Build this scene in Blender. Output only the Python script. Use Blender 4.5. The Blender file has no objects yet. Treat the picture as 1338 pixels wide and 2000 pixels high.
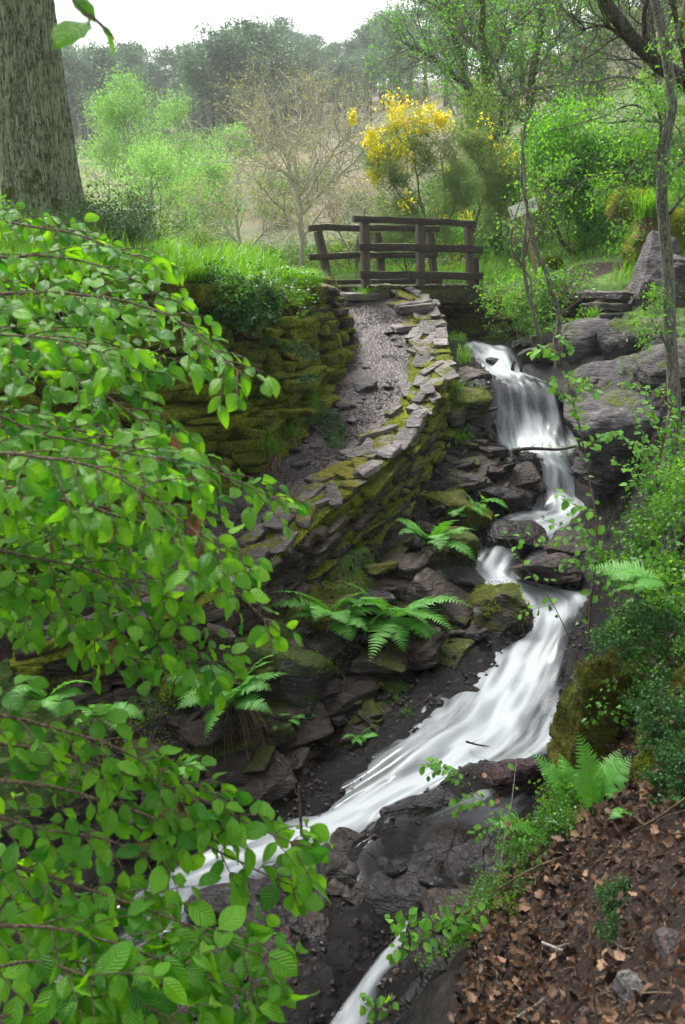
import bpy, math, random
import numpy as np
from mathutils import Vector, Matrix
S = bpy.context.scene
C = S.collection
R = math.radians
PI = math.pi

# ---------------------------------------------------------------- camera
PITCH = R(15.5); FPX = 1732.0
cd = bpy.data.cameras.new('camera'); cam = bpy.data.objects.new('camera', cd); C.objects.link(cam)
cam.location = (0, 0, 0); cam.rotation_euler = (R(90) - PITCH, 0, 0)
cd.sensor_fit = 'VERTICAL'; cd.sensor_height = 36; cd.sensor_width = 24; cd.lens = 36 * FPX / 2000
cd.clip_start = 0.05; cd.clip_end = 2000
cd.dof.use_dof = True; cd.dof.focus_distance = 7.5; cd.dof.aperture_fstop = 5.6
S.camera = cam
# ---------------------------------------------------------------- sky, sun, exposure
SUN_EL, SUN_AZ = R(58), R(-35)
w = bpy.data.worlds.new('World'); S.world = w; w.use_nodes = True
nt = w.node_tree; nt.nodes.clear()
sk = nt.nodes.new('ShaderNodeTexSky'); sk.sky_type = 'NISHITA'; sk.sun_disc = False
sk.sun_elevation = SUN_EL; sk.sun_rotation = SUN_AZ; sk.air_density = 1.0; sk.dust_density = 6.0; sk.ozone_density = 1.0
hs = nt.nodes.new('ShaderNodeHueSaturation'); hs.inputs['Saturation'].default_value = 0.22; hs.inputs['Value'].default_value = 1.0
bg = nt.nodes.new('ShaderNodeBackground'); bg.inputs['Strength'].default_value = 0.15
ow = nt.nodes.new('ShaderNodeOutputWorld')
nt.links.new(sk.outputs[0], hs.inputs['Color']); nt.links.new(hs.outputs[0], bg.inputs['Color']); nt.links.new(bg.outputs[0], ow.inputs['Surface'])
sl = bpy.data.lights.new('sun', 'SUN'); sl.energy = 1.9; sl.angle = R(16); sl.color = (1.0, 0.96, 0.9)
so = bpy.data.objects.new('sun', sl); C.objects.link(so)
sd_ = Vector((math.sin(SUN_AZ) * math.cos(SUN_EL), math.cos(SUN_AZ) * math.cos(SUN_EL), math.sin(SUN_EL)))
so.rotation_euler = sd_.to_track_quat('Z', 'Y').to_euler()
S.view_settings.view_transform = 'Standard'; S.view_settings.look = 'None'
S.view_settings.exposure = 1.5; S.view_settings.gamma = 1
S.cycles.use_denoising = True
S.cycles.max_bounces = 7; S.cycles.diffuse_bounces = 3; S.cycles.glossy_bounces = 2; S.cycles.transmission_bounces = 4
S.cycles.transparent_max_bounces = 16; S.cycles.volume_bounces = 1
S.cycles.caustics_reflective = False; S.cycles.caustics_refractive = False
S.cycles.use_adaptive_sampling = True; S.cycles.adaptive_threshold = 0.02

# ---------------------------------------------------------------- maths helpers
def W(px, py, Y):
    u = (1000 - py) / FPX; D = math.cos(PITCH) + u * math.sin(PITCH); t = Y / D
    return np.array([t * (px - 669) / FPX, Y, t * (u * math.cos(PITCH) - math.sin(PITCH))])
LAT = np.random.RandomState(7).rand(64, 64, 64) * 2 - 1
def vn(p):
    p = np.asarray(p, float); i = np.floor(p).astype(int); f = p - i; i &= 63; j = (i + 1) & 63
    f = f * f * (3 - 2 * f); x, y, z = f[..., 0], f[..., 1], f[..., 2]
    a = LAT[i[..., 0], i[..., 1], i[..., 2]] * (1 - x) + LAT[j[..., 0], i[..., 1], i[..., 2]] * x
    b = LAT[i[..., 0], j[..., 1], i[..., 2]] * (1 - x) + LAT[j[..., 0], j[..., 1], i[..., 2]] * x
    c = LAT[i[..., 0], i[..., 1], j[..., 2]] * (1 - x) + LAT[j[..., 0], i[..., 1], j[..., 2]] * x
    d = LAT[i[..., 0], j[..., 1], j[..., 2]] * (1 - x) + LAT[j[..., 0], j[..., 1], j[..., 2]] * x
    return (a * (1 - y) + b * y) * (1 - z) + (c * (1 - y) + d * y) * z
def fbm(p, o=4, g=.5):
    p = np.asarray(p, float); s = 0; a = 1; t = 0
    for k in range(o):
        s = s + a * vn(p * 2 ** k + 17.3 * k); t += a; a *= g
    return s / t
def ss(x, a, b):
    t = np.clip((np.asarray(x, float) - a) / (b - a), 0, 1); return t * t * (3 - 2 * t)
def nrm(v):
    v = np.asarray(v, float); return v / (np.linalg.norm(v, axis=-1, keepdims=True) + 1e-9)
def spline(P, n):
    """Catmull-Rom through rows of P, n samples, even in parameter length"""
    P = np.asarray(P, float); m = len(P)
    if m == 2: return P[0] + (P[1] - P[0]) * np.linspace(0, 1, n)[:, None]
    Q = np.vstack([2 * P[0] - P[1], P, 2 * P[-1] - P[-2]])
    L = np.concatenate([[0], np.cumsum(np.linalg.norm(np.diff(P[:, :3], axis=0), axis=1))])
    s = np.linspace(0, L[-1], n); k = np.clip(np.searchsorted(L, s, side='right') - 1, 0, m - 2)
    t = ((s - L[k]) / (L[k + 1] - L[k] + 1e-9))[:, None]
    a, b, c, d = Q[k], Q[k + 1], Q[k + 2], Q[k + 3]
    return .5 * (2 * b + (c - a) * t + (2 * a - 5 * b + 4 * c - d) * t * t + (3 * b - a - 3 * c + d) * t ** 3)

# ---------------------------------------------------------------- object helpers
def mesh(name, V, F, mat, uv=None, att=None, smooth=True):
    V = np.asarray(V, np.float32); me = bpy.data.meshes.new(name)
    Fs = [np.asarray(f, np.int32) for f in (F if isinstance(F, list) else [F]) if len(f)]
    me.vertices.add(len(V)); me.vertices.foreach_set('co', V.ravel())
    lv = np.concatenate([f.ravel() for f in Fs]); cnt = np.concatenate([np.full(len(f), f.shape[1]) for f in Fs])
    me.loops.add(len(lv)); me.loops.foreach_set('vertex_index', lv)
    me.polygons.add(len(cnt)); me.polygons.foreach_set('loop_start', np.concatenate([[0], np.cumsum(cnt)[:-1]]).astype(np.int32))
    me.polygons.foreach_set('use_smooth', np.full(len(cnt), bool(smooth)))
    if uv is not None:
        l = me.uv_layers.new(name='uv'); l.data.foreach_set('uv', np.asarray(uv, np.float32)[lv].ravel())
    for k, a in (att or {}).items():
        t = me.attributes.new(k, 'FLOAT', 'POINT'); t.data.foreach_set('value', np.asarray(a, np.float32))
    me.materials.append(mat); me.update(calc_edges=True); me.validate()
    return me
def tag(o, label=None, cat=None, group=None, kind=None):
    for k, v in (('label', label), ('category', cat), ('group', group), ('kind', kind)):
        if v: o[k] = v
    return o
def empty(name, loc, label=None, cat=None, group=None):
    o = bpy.data.objects.new(name, None); C.objects.link(o); o.location = loc; o.empty_display_size = .1
    return tag(o, label, cat, group)
def obj(name, V, F, mat, parent=None, loc=None, **k):
    """mesh given in world coordinates; stored relative to its parent's base (or to loc)"""
    b = np.array(world(parent)) if parent is not None else (np.array(loc) if loc is not None else np.zeros(3))
    o = bpy.data.objects.new(name, mesh(name, np.asarray(V) - b, F, mat, **k)); C.objects.link(o)
    if parent is not None: o.parent = parent
    elif loc is not None: o.location = loc
    return o
def world(o):
    p = np.zeros(3)
    while o is not None: p = p + np.array(o.location); o = o.parent
    return p
def copy_tree(o, parent=None):
    c = o.copy(); C.objects.link(c); c.parent = parent
    for ch in KIDS.get(o.name, []): copy_tree(ch, c)
    return c
KIDS = {}
def kids(o, *ch): KIDS[o.name] = list(ch); return o
class MB:
    """collects pieces into one mesh"""
    def __init__(s): s.V = []; s.F = {3: [], 4: []}; s.U = []; s.A = {}; s.n = 0
    def add(s, V, F, uv=None, **att):
        V = np.asarray(V, float).reshape(-1, 3)
        for f in (F if isinstance(F, list) else [F]):
            f = np.asarray(f); s.F[f.shape[1]].append(f + s.n)
        s.U.append(np.zeros((len(V), 2)) if uv is None else np.asarray(uv)); s.V.append(V)
        for k, a in att.items():
            s.A.setdefault(k, []).append((s.n, np.broadcast_to(np.asarray(a, float), (len(V),))))
        s.n += len(V)
    def build(s, name, mat, parent=None, loc=None, smooth=True):
        att = {}
        for k, l in s.A.items():
            a = np.zeros(s.n)
            for i, v in l: a[i:i + len(v)] = v
            att[k] = a
        F = [np.concatenate(s.F[k]) for k in (3, 4) if s.F[k]]
        return obj(name, np.concatenate(s.V), F, mat, parent, loc, uv=np.concatenate(s.U), att=att, smooth=smooth)
def grid_faces(a, b, off=0, close=False):
    i = np.arange(a - 1)[:, None]; j = np.arange(b if close else b - 1)[None, :]
    j2 = (j + 1) % b
    return np.stack([i * b + j, i * b + j2, (i + 1) * b + j2, (i + 1) * b + j], -1).reshape(-1, 4) + off
def tube(mb, P, r, k=6, cap=True, **att):
    P = np.asarray(P, float); n = len(P); r = np.broadcast_to(np.asarray(r, float), (n,))
    T = nrm(np.gradient(P, axis=0)); up = np.array([0, 0, 1.]) if abs(T[0][2]) < .9 else np.array([1., 0, 0])
    A = nrm(np.cross(T, up)); B = np.cross(T, A)
    th = np.linspace(0, 2 * PI, k, endpoint=False)
    V = P[:, None] + r[:, None, None] * (np.cos(th)[None, :, None] * A[:, None] + np.sin(th)[None, :, None] * B[:, None])
    L = np.concatenate([[0], np.cumsum(np.linalg.norm(np.diff(P, axis=0), axis=1))])
    uv = np.stack([np.repeat(L, k), np.tile(th / 2 / PI, n)], -1)
    V = V.reshape(-1, 3); F = [grid_faces(n, k, close=True)]
    if cap:
        V = np.vstack([V, P[0], P[-1]]); uv = np.vstack([uv, [0, 0], [L[-1], 0]]); q = np.arange(k)
        F.append(np.vstack([np.stack([(q + 1) % k, q, np.full(k, n * k)], -1), np.stack([q + (n - 1) * k, (q + 1) % k + (n - 1) * k, np.full(k, n * k + 1)], -1)]))
    mb.add(V, F, uv, **{a: (v if np.ndim(v) == 0 else np.concatenate([np.repeat(v, k), [v[0], v[-1]] if cap else []])) for a, v in att.items()})

def rdir(rng, n, z=0., s=1.):
    v = rng.normal(size=(n, 3)); v[:, 2] = v[:, 2] * s + z; return nrm(v)
def leaves(mb, T, P, D, N, size, tone=None):
    V, F, U = T; P = np.asarray(P, float); n = len(P)
    if n == 0: return
    D = nrm(D); N = nrm(N - D * np.sum(N * D, 1, keepdims=True)); B = np.cross(N, D); size = np.broadcast_to(size, (n,))
    X = P[:, None] + size[:, None, None] * (V[None, :, :1] * D[:, None] + V[None, :, 1:2] * B[:, None] + V[None, :, 2:] * N[:, None])
    tone = np.zeros(n) if tone is None else tone
    mb.add(X.reshape(-1, 3), (F[None] + (np.arange(n) * len(V))[:, None, None]).reshape(-1, F.shape[1]), np.tile(U, (n, 1)), tone=np.repeat(tone, len(V)))
def tmpl_card(w=.5):
    V = np.array([(0, 0, 0), (.5, w / 2, .08), (1, 0, 0), (.5, -w / 2, .08)]); return V, np.array([(0, 3, 2), (0, 2, 1)]), V[:, :2]
TCM = tmpl_card(.5)
# cube-sphere template
def cube_t(n):
    V = []; F = []; idx = {}
    g = np.linspace(-1, 1, n)
    def vid(p):
        k = tuple(np.round(p, 5))
        if k not in idx: idx[k] = len(V); V.append(p)
        return idx[k]
    for ax in range(3):
        for sg in (-1, 1):
            for i in range(n - 1):
                for j in range(n - 1):
                    q = []
                    for (a, b) in ((0, 0), (1, 0), (1, 1), (0, 1)):
                        p = np.zeros(3); p[ax] = sg; p[(ax + 1) % 3] = g[i + a]; p[(ax + 2) % 3] = g[j + b]; q.append(vid(p))
                    F.append(q if sg > 0 else q[::-1])
    return np.array(V), np.array(F)
CT = {n: cube_t(n) for n in (3, 4, 6, 14, 26, 40)}
def euler(rx, ry, rz): return np.array(Matrix.Rotation(rz, 3, 'Z') @ Matrix.Rotation(ry, 3, 'Y') @ Matrix.Rotation(rx, 3, 'X'))
def stone(c, dims, M, rng, n=6, p=7, jit=.22, rough=.06, strata=.0, cuts=0):
    """irregular block: superellipsoid with jittered corners, optional cutting planes, strata and noise; returns V, F, strata direction is local z"""
    T, F = CT[n]; q = T / (np.sum(np.abs(T) ** p, 1) ** (1 / p))[:, None]
    cj = rng.uniform(-jit, jit, (2, 2, 2, 3)); t = (q + 1) / 2; x, y, z = t[:, :1], t[:, 1:2], t[:, 2:]
    o = 0
    for a in (0, 1):
        for b in (0, 1):
            for d in (0, 1):
                o = o + cj[a, b, d] * (x if a else 1 - x) * (y if b else 1 - y) * (z if d else 1 - z)
    q = q + o
    for k in range(cuts):
        nn = nrm(rng.normal(size=3)); d = rng.uniform(.62, .95)
        e = q @ nn - d; q = q - np.where(e > 0, e, 0)[:, None] * nn * .93
    dims = np.asarray(dims, float); V = q * dims / 2; s = float(np.min(dims)); sm = float(np.mean(dims))
    off = rng.uniform(0, 50, 3)
    if strata:
        h = V[:, 2] / sm * 9 + 1.6 * fbm(V / sm * 1.5 + off, 2); k = np.floor(h); r = np.sin(k * 12.9898 + off[0]) * 43758.5453
        r = r - np.floor(r) - .5; V = V * (1 + strata * r[:, None] * np.array([1, 1, .3]))
    V = V + nrm(q) * (fbm(V / sm * 3 + off, 4) * rough * sm * 1.6)[:, None]
    return V @ np.asarray(M).T + np.asarray(c), F
# ---------------------------------------------------------------- materials (all procedural)
class NT:
    def __init__(s, name):
        s.m = bpy.data.materials.new(name); s.m.use_nodes = True; s.t = s.m.node_tree; s.t.nodes.clear()
        s.out = s.t.nodes.new('ShaderNodeOutputMaterial')
    def n(s, typ, props=None, **inp):
        x = s.t.nodes.new('ShaderNode' + typ)
        for k, v in (props or {}).items(): setattr(x, k, v)
        for k, v in inp.items():
            k = k.replace('_', ' '); s.set(x.inputs[int(k[1:]) if k[0] == 'i' and k[1:].isdigit() else k], v)
        return x
    def set(s, sock, v):
        if isinstance(v, bpy.types.NodeSocket): s.t.links.new(v, sock)
        elif isinstance(v, bpy.types.Node): s.t.links.new(v.outputs[0], sock)
        else:
            if sock.type == 'RGBA' and len(v) == 3: v = (*v, 1)
            sock.default_value = v
    def math(s, op, a, b=0., c=0., clamp=False):
        x = s.n('Math', {'operation': op, 'use_clamp': clamp}); s.set(x.inputs[0], a); s.set(x.inputs[1], b)
        if op in ('MULTIPLY_ADD',): s.set(x.inputs[2], c)
        return x.outputs[0]
    def mix(s, f, a, b, mode='MIX'):
        x = s.n('MixRGB', {'blend_type': mode}); s.set(x.inputs[0], f); s.set(x.inputs[1], a); s.set(x.inputs[2], b); return x.outputs[0]
    def att(s, name): return s.n('Attribute', {'attribute_name': name}).outputs['Fac']
    def pos(s, scale=(1, 1, 1), rot=(0, 0, 0)):
        g = s.n('NewGeometry'); return s.n('Mapping', Vector=g.outputs['Position'], Scale=scale, Rotation=rot).outputs[0]
    def noise(s, vec, scale, detail=4, rough=.55, dist=0): return s.n('TexNoise', Vector=vec, Scale=scale, Detail=detail, Roughness=rough, Distortion=dist).outputs['Fac']
    def step(s, v, a, b):
        x = s.n('MapRange', {'interpolation_type': 'SMOOTHSTEP'}); s.set(x.inputs[0], v); x.inputs[1].default_value = a; x.inputs[2].default_value = b; return x.outputs[0]
    def ramp(s, v, *st):
        x = s.n('ValToRGB', Fac=v); e = x.color_ramp.elements
        while len(e) < len(st): e.new(.5)
        for i, (p, c) in enumerate(st): e[i].position = p; e[i].color = (*c, 1)
        return x.outputs[0]
    def bump(s, h, strength=.5, dist=.02, normal=None):
        x = s.n('Bump', Height=h, Strength=strength, Distance=dist)
        if normal is not None: s.set(x.inputs['Normal'], normal)
        return x.outputs[0]
    def nz(s): return s.n('SeparateXYZ', Vector=s.n('NewGeometry').outputs['Normal']).outputs[2]
    def bsdf(s, spec=.25, **k):
        x = s.n('BsdfPrincipled', **k); x.inputs['Specular IOR Level'].default_value = spec; s.t.links.new(x.outputs[0], s.out.inputs[0]); return x

def rock_mat(name, c0, c1, c2, moss=.5, mossc=((.035, .045, .008), (.13, .14, .018)), mz=.5, rough=.75, strata=(6, 6, 40), wet=0., lichen=.5, brk=3.0):
    t = NT(name); P = t.pos(); tone = t.att('tone')
    n1 = t.noise(P, brk, 5, .6); n2 = t.noise(P, 22, 4, .65); n3 = t.noise(t.pos(strata, (.35, .25, .3)), 1.5, 5, .65, .4)
    f = t.math('ADD', t.math('MULTIPLY', n1, .5), t.math('MULTIPLY', n3, .5))
    col = t.ramp(f, (.32, c0), (.5, c1), (.68, c2))
    hs = t.n('HueSaturation', Color=col, Value=t.math('MULTIPLY_ADD', tone, .45, 1.0), Hue=t.math('MULTIPLY_ADD', tone, .012, .5)); col = hs.outputs[0]
    li = t.math('MULTIPLY', t.step(t.noise(P, 11, 6, .78), .57, .64), lichen); col = t.mix(li, col, (.24, .25, .21))
    m = t.math('ADD', t.math('ADD', t.math('MULTIPLY', t.noise(P, 2.2, 5, .7), 1.3), t.math('MULTIPLY', t.nz(), mz * .45)), t.math('ADD', t.att('moss'), moss - 1.2))
    ms = t.step(m, .0, .16); mc = t.ramp(t.noise(P, 30, 5, .7), (.3, mossc[0]), (.62, mossc[1]))
    mc = t.mix(t.step(t.noise(P, 1.7, 3, .5), .35, .65), mc, t.n('HueSaturation', Color=mc, Hue=.53, Value=.62).outputs[0])
    col = t.mix(ms, col, mc)
    w_ = t.math('ADD', t.att('wet'), wet, clamp=True)
    col = t.mix(w_, col, t.n('HueSaturation', Color=col, Value=.5, Saturation=1.1).outputs[0])
    ro = t.mix(w_, t.mix(ms, (rough,) * 3, (.95,) * 3), (.27,) * 3)
    h = t.math('ADD', t.math('MULTIPLY', n3, 1.0), t.math('MULTIPLY', n2, .5))
    cr = t.n('TexVoronoi', {'feature': 'DISTANCE_TO_EDGE'}, Vector=t.mix(.25, t.pos((2.2, 2.2, 7), (.35, .25, .3)), t.n('TexNoise', Vector=P, Scale=4.).outputs['Color'], 'ADD'), Scale=1.5).outputs['Distance']
    h = t.math('ADD', h, t.math('MULTIPLY', t.step(cr, 0, .05), .16)); b = t.bump(h, .9, .04); b = t.bump(t.math('MULTIPLY', t.noise(P, 75, 4, .75), ms), .9, .025, b)
    t.bsdf(Base_Color=col, Roughness=ro, Normal=b); return t.m

M = {}
M['wall'] = rock_mat('wall_stone', (0.0202, 0.0144, 0.0108), (0.0612, 0.0446, 0.0360), (0.1440, 0.1152, 0.0972), moss=.72, rough=.8, mossc=((.04, .05, .004), (.27, .29, .014)))
M['coping'] = rock_mat('coping_stone', (0.0400, 0.0320, 0.0304), (0.1120, 0.0960, 0.0920), (0.2160, 0.1960, 0.1880), moss=.50, mz=.2, rough=.55, lichen=.6, mossc=((.07, .075, .010), (.23, .21, .02)))
M['rock'] = rock_mat('stream_rock', (0.0150, 0.0120, 0.0120), (0.0425, 0.0360, 0.0375), (0.0950, 0.0825, 0.0850), moss=.33, rough=.6, lichen=.4)
M['rockgrey'] = rock_mat('grey_rock', (0.0202, 0.0166, 0.0173), (0.0612, 0.0526, 0.0554), (0.1368, 0.1238, 0.1267), moss=.42, rough=.65, strata=(4, 4, 34), mossc=((.04, .06, .012), (.13, .16, .03)))
M['wetrock'] = rock_mat('wet_rock', (0.0046, 0.0034, 0.0034), (0.0171, 0.0129, 0.0137), (0.0456, 0.0380, 0.0399), moss=-.1, wet=.9, lichen=.2, brk=7)
M['redrock'] = rock_mat('red_wet_rock', (0.0120, 0.0048, 0.0060), (0.0360, 0.0120, 0.0150), (0.0780, 0.0420, 0.0450), moss=.05, wet=.8, lichen=.15)
M['brownrock'] = rock_mat('brown_rock', (0.0136, 0.0087, 0.0068), (0.0384, 0.0260, 0.0205), (0.0868, 0.0651, 0.0527), moss=.3, rough=.55, lichen=.3)
M['mossrock'] = rock_mat('mossy_rock', (0.0150, 0.0108, 0.0084), (0.0420, 0.0330, 0.0270), (0.0900, 0.0720, 0.0600), moss=1.05, mz=.2, rough=.8, mossc=((.03, .035, .005), (.17, .16, .02)))
M['brightmoss'] = rock_mat('bright_mossy_rock', (0.0280, 0.0210, 0.0140), (0.0700, 0.0560, 0.0420), (0.1260, 0.1050, 0.0840), moss=1.35, mz=.4, mossc=((.10, .10, .01), (.34, .32, .03)))
M['face'] = rock_mat('lichened_rock', (0.0210, 0.0192, 0.0168), (0.0600, 0.0570, 0.0510), (0.1440, 0.1410, 0.1260), moss=.66, rough=.7, lichen=.7, mossc=((.02, .03, .005), (.08, .11, .02)))

def ground_mat():
    t = NT('ground_earth'); P = t.pos()
    n1 = t.noise(P, 1.3, 6, .65); n2 = t.noise(P, 14, 5, .7); n3 = t.noise(t.pos((5, 5, 34), (.3, .2, .2)), 1.4, 6, .68, .5)
    soil = t.ramp(n2, (.3, (.007, .004, .003)), (.55, (.026, .015, .011)), (.75, (.075, .048, .038)))
    rock = t.ramp(t.math('ADD', t.math('MULTIPLY', t.noise(P, 9, 6, .7), .55), t.math('MULTIPLY', n3, .45)), (.38, (.0025, .002, .0016)), (.52, (.013, .010, .008)), (.64, (.050, .040, .037)))
    grass = t.ramp(n2, (.3, (.03, .055, .01)), (.6, (.09, .17, .03)))
    nf = t.noise(t.pos((1, 1, 1)), .11, 8, .72)
    hill = t.ramp(nf, (.36, (.03, .05, .018)), (.47, (.075, .085, .035)), (.56, (.14, .10, .06)), (.68, (.19, .15, .115)))
    moss = t.ramp(t.noise(P, 30, 5, .7), (.3, (.03, .035, .004)), (.65, (.20, .19, .014)))
    col = t.mix(t.att('rocky'), soil, rock)
    mm = t.step(t.math('ADD', t.math('MULTIPLY', t.noise(P, 2.6, 5, .7), 1.2), t.math('SUBTRACT', t.att('moss'), 1.05)), 0, .14)
    col = t.mix(mm, col, moss)
    gm = t.step(t.math('ADD', t.noise(P, 1.5, 4, .6), t.math('SUBTRACT', t.att('grass'), .9)), -.1, .12)
    col = t.mix(gm, col, grass); col = t.mix(t.att('hill'), col, hill)
    wet = t.att('wet'); col = t.mix(wet, col, t.n('HueSaturation', Color=col, Value=.5).outputs[0])
    ro = t.mix(wet, (.85,) * 3, (.22,) * 3)
    h = t.math('ADD', t.math('MULTIPLY', n3, t.att('rocky')), t.math('MULTIPLY', n2, .7))
    b = t.bump(h, .9, .05); b = t.bump(t.noise(P, 42, 5, .75), .9, .022, b)
    t.bsdf(Base_Color=col, Roughness=ro, Normal=b); return t.m
M['ground'] = ground_mat()

def path_mat():
    t = NT('path_gravel'); P = t.pos()
    v = t.n('TexVoronoi', Vector=P, Scale=34.0); v2 = t.n('TexVoronoi', Vector=P, Scale=75.0)
    n = t.noise(P, 2.2, 5, .6)
    col = t.ramp(t.math('ADD', t.math('MULTIPLY', t.noise(P, 30, 4, .7), .55), t.math('MULTIPLY', n, .45)), (.32, (.018, .012, .010)), (.5, (.060, .045, .042)), (.68, (.14, .115, .115)))
    col = t.mix(t.math('MULTIPLY', v.outputs['Color'], .25), col, t.mix(1., col, v.outputs['Color'], 'MULTIPLY'))
    ro = t.math('MULTIPLY_ADD', t.step(n, .4, .6), .22, .36)
    b = t.bump(t.math('MULTIPLY', v.outputs['Distance'], -1.), .8, .014); b = t.bump(v2.outputs['Distance'], .5, .008, b); b = t.bump(t.noise(P, 9, 4, .6), .6, .03, b)
    t.bsdf(Base_Color=col, Roughness=ro, Normal=b); return t.m
M['path'] = path_mat()

def leaf_mat(name, c0, c1, rough=.4, trans=.45, veins=False, spec=.5, hill=False):
    t = NT(name); tone = t.att('tone')
    f = t.math('ADD', t.math('MULTIPLY', tone, .5), .5, clamp=True)
    col = t.mix(f, c0, c1); nrm_ = None
    col = t.mix(t.math('MULTIPLY', t.noise(t.pos(), 3, 3), .35), col, t.n('HueSaturation', Color=col, Value=.6, Hue=.51).outputs[0])
    if veins:
        uv = t.n('UVMap', {'uv_map': 'uv'}); s_ = t.n('SeparateXYZ', Vector=uv.outputs[0])
        a = t.math('ABSOLUTE', s_.outputs[1]); w_ = t.math('SUBTRACT', s_.outputs[0], t.math('MULTIPLY', a, .22))
        ve = t.math('ABSOLUTE', t.math('SINE', t.math('MULTIPLY', w_, 26.)))
        mid = t.step(a, .0, .07); ln = t.math('MULTIPLY', t.step(ve, 0., .35), mid)
        col = t.mix(ln, t.n('HueSaturation', Color=col, Value=1.35, Saturation=.85).outputs[0], col)
        nrm_ = t.bump(ve, .7, .004)
    p = t.n('BsdfPrincipled', Base_Color=col, Roughness=rough)
    p.inputs['Specular IOR Level'].default_value = spec
    tr = t.n('BsdfTranslucent', Color=t.n('HueSaturation', Color=col, Hue=.485, Saturation=1.1, Value=1.5).outputs[0])
    if nrm_ is not None: t.set(p.inputs['Normal'], nrm_)
    mx = t.n('MixShader', Fac=trans); t.set(mx.inputs[1], p); t.set(mx.inputs[2], tr); t.t.links.new(mx.outputs[0], t.out.inputs[0]); return t.m
M['beech'] = leaf_mat('beech_leaf', (.035, .22, .006), (.19, .50, .010), .40, .5, True, .55)
M['hazel'] = leaf_mat('hazel_leaf', (.06, .24, .012), (.17, .44, .02), .45, .45, True)
M['under'] = leaf_mat('bramble_leaf', (.03, .12, .010), (.10, .29, .025), .45, .35)
M['ivy'] = leaf_mat('ivy_leaf', (.015, .06, .012), (.05, .15, .03), .5, .2, spec=.25)
M['fern'] = leaf_mat('fern_frond', (.06, .24, .025), (.14, .40, .05), .5, .4)
M['pebble'] = leaf_mat('gravel_pebble', (.014, .010, .009), (.11, .088, .088), .4, .0, spec=.35)
M['wetpebble'] = leaf_mat('wet_pebble', (.006, .005, .005), (.06, .045, .042), .4, .0, spec=.2)
M['mossdark'] = leaf_mat('dark_moss_frond', (.03, .045, .004), (.14, .16, .012), .8, .25, spec=.15)
M['mosstuft'] = leaf_mat('moss_frond', (.06, .09, .008), (.27, .34, .02), .8, .25, spec=.15)
M['birch'] = leaf_mat('birch_leaf', (.13, .30, .065), (.24, .46, .12), .55, .5)
M['bushg'] = leaf_mat('bright_bush_leaf', (.06, .23, .018), (.15, .40, .04), .5, .45)
M['pine'] = leaf_mat('pine_needle', (.05, .12, .060), (.13, .24, .115), .6, .15)
M['shrub'] = leaf_mat('shrub_leaf', (.06, .14, .015), (.16, .27, .035), .6, .35)
M['gorse'] = leaf_mat('broom_green', (.04, .09, .025), (.09, .16, .05), .6, .2)
M['broomstem'] = leaf_mat('broom_stem', (.10, .17, .04), (.16, .24, .07), .6, .1)
M['broomgreen'] = leaf_mat('broom_leaf', (.11, .19, .05), (.20, .30, .08), .6, .3)
M['ochre'] = leaf_mat('ochre_bud', (.20, .21, .06), (.34, .36, .12), .6, .4)
M['grass'] = leaf_mat('grass_blade', (.05, .18, .010), (.16, .38, .02), .5, .4)
M['straw'] = leaf_mat('dead_grass', (.09, .05, .025), (.26, .17, .09), .7, .2)
M['litter'] = leaf_mat('fallen_leaf', (.024, .011, .007), (.36, .20, .115), .42, .06, True, .6)
M['dead'] = leaf_mat('withered_leaf', (.12, .045, .02), (.28, .14, .07), .6, .2)
def flower():
    t = NT('yellow_blossom'); t.bsdf(Base_Color=t.mix(t.math('MULTIPLY_ADD', t.att('tone'), .5, .5), (.85, .70, .01), (.92, .86, .03)), Roughness=.6); return t.m
M['flower'] = flower()
def bark(name, c0, c1, c2, moss=.0, scale=1., lich=.4, mc=(.09, .10, .012)):
    t = NT(name); P = t.pos((12 * scale, 12 * scale, 3.4 * scale)); Q = t.pos()
    v = t.n('TexVoronoi', {'feature': 'DISTANCE_TO_EDGE'}, Vector=t.mix(.12, P, t.n('TexNoise', Vector=Q, Scale=6.).outputs['Color'], 'ADD'), Scale=1.6).outputs['Distance']
    n = t.noise(P, 1.5, 6, .65)
    r1 = t.math('ABSOLUTE', t.math('SUBTRACT', t.noise(t.pos((13 * scale, 13 * scale, 2.0 * scale)), 1.5, 3, .5, .9), .5)); r2 = t.math('ABSOLUTE', t.math('SUBTRACT', t.noise(t.pos((22 * scale, 22 * scale, 5 * scale)), 1.5, 3, .5, .6), .5))
    f = t.math('ADD', t.math('ADD', t.math('MULTIPLY', t.step(r1, 0, .09), .34), t.math('MULTIPLY', t.step(r2, 0, .08), .2)), t.math('MULTIPLY', n, .46))
    col = t.ramp(f, (.25, c0), (.5, c1), (.75, c2))
    col = t.mix(t.math('MULTIPLY', t.step(t.noise(Q, 15 * scale ** .5, 5, .7), .54, .62), lich), col, (.22, .27, .19))
    m = t.step(t.math('ADD', t.math('MULTIPLY', t.noise(Q, 3.5, 5, .7), 1.3), t.math('SUBTRACT', t.att('moss'), 1.15 - moss)), 0, .15)
    col = t.mix(m, col, t.mix(t.noise(Q, 40, 4, .7), (.03, .035, .005), mc))
    b = t.bump(f, 1.0, .03 / scale)
    t.bsdf(Base_Color=col, Roughness=.85, Normal=b); return t.m
M['oakbark'] = bark('oak_bark', (.035, .036, .02), (.125, .14, .08), (.25, .29, .17), .05, 1.5, .8)
M['bark'] = bark('grey_bark', (.045, .04, .03), (.13, .12, .095), (.25, .235, .19), .1, 2.2, .5)
M['slimbark'] = bark('smooth_grey_bark', (.06, .055, .04), (.13, .12, .095), (.26, .25, .21), .05, 3.0, .8)
M['darkbark'] = bark('mossy_bark', (.015, .013, .01), (.05, .045, .03), (.10, .09, .06), .55, 1.6, .2, (.12, .15, .02))
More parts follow.
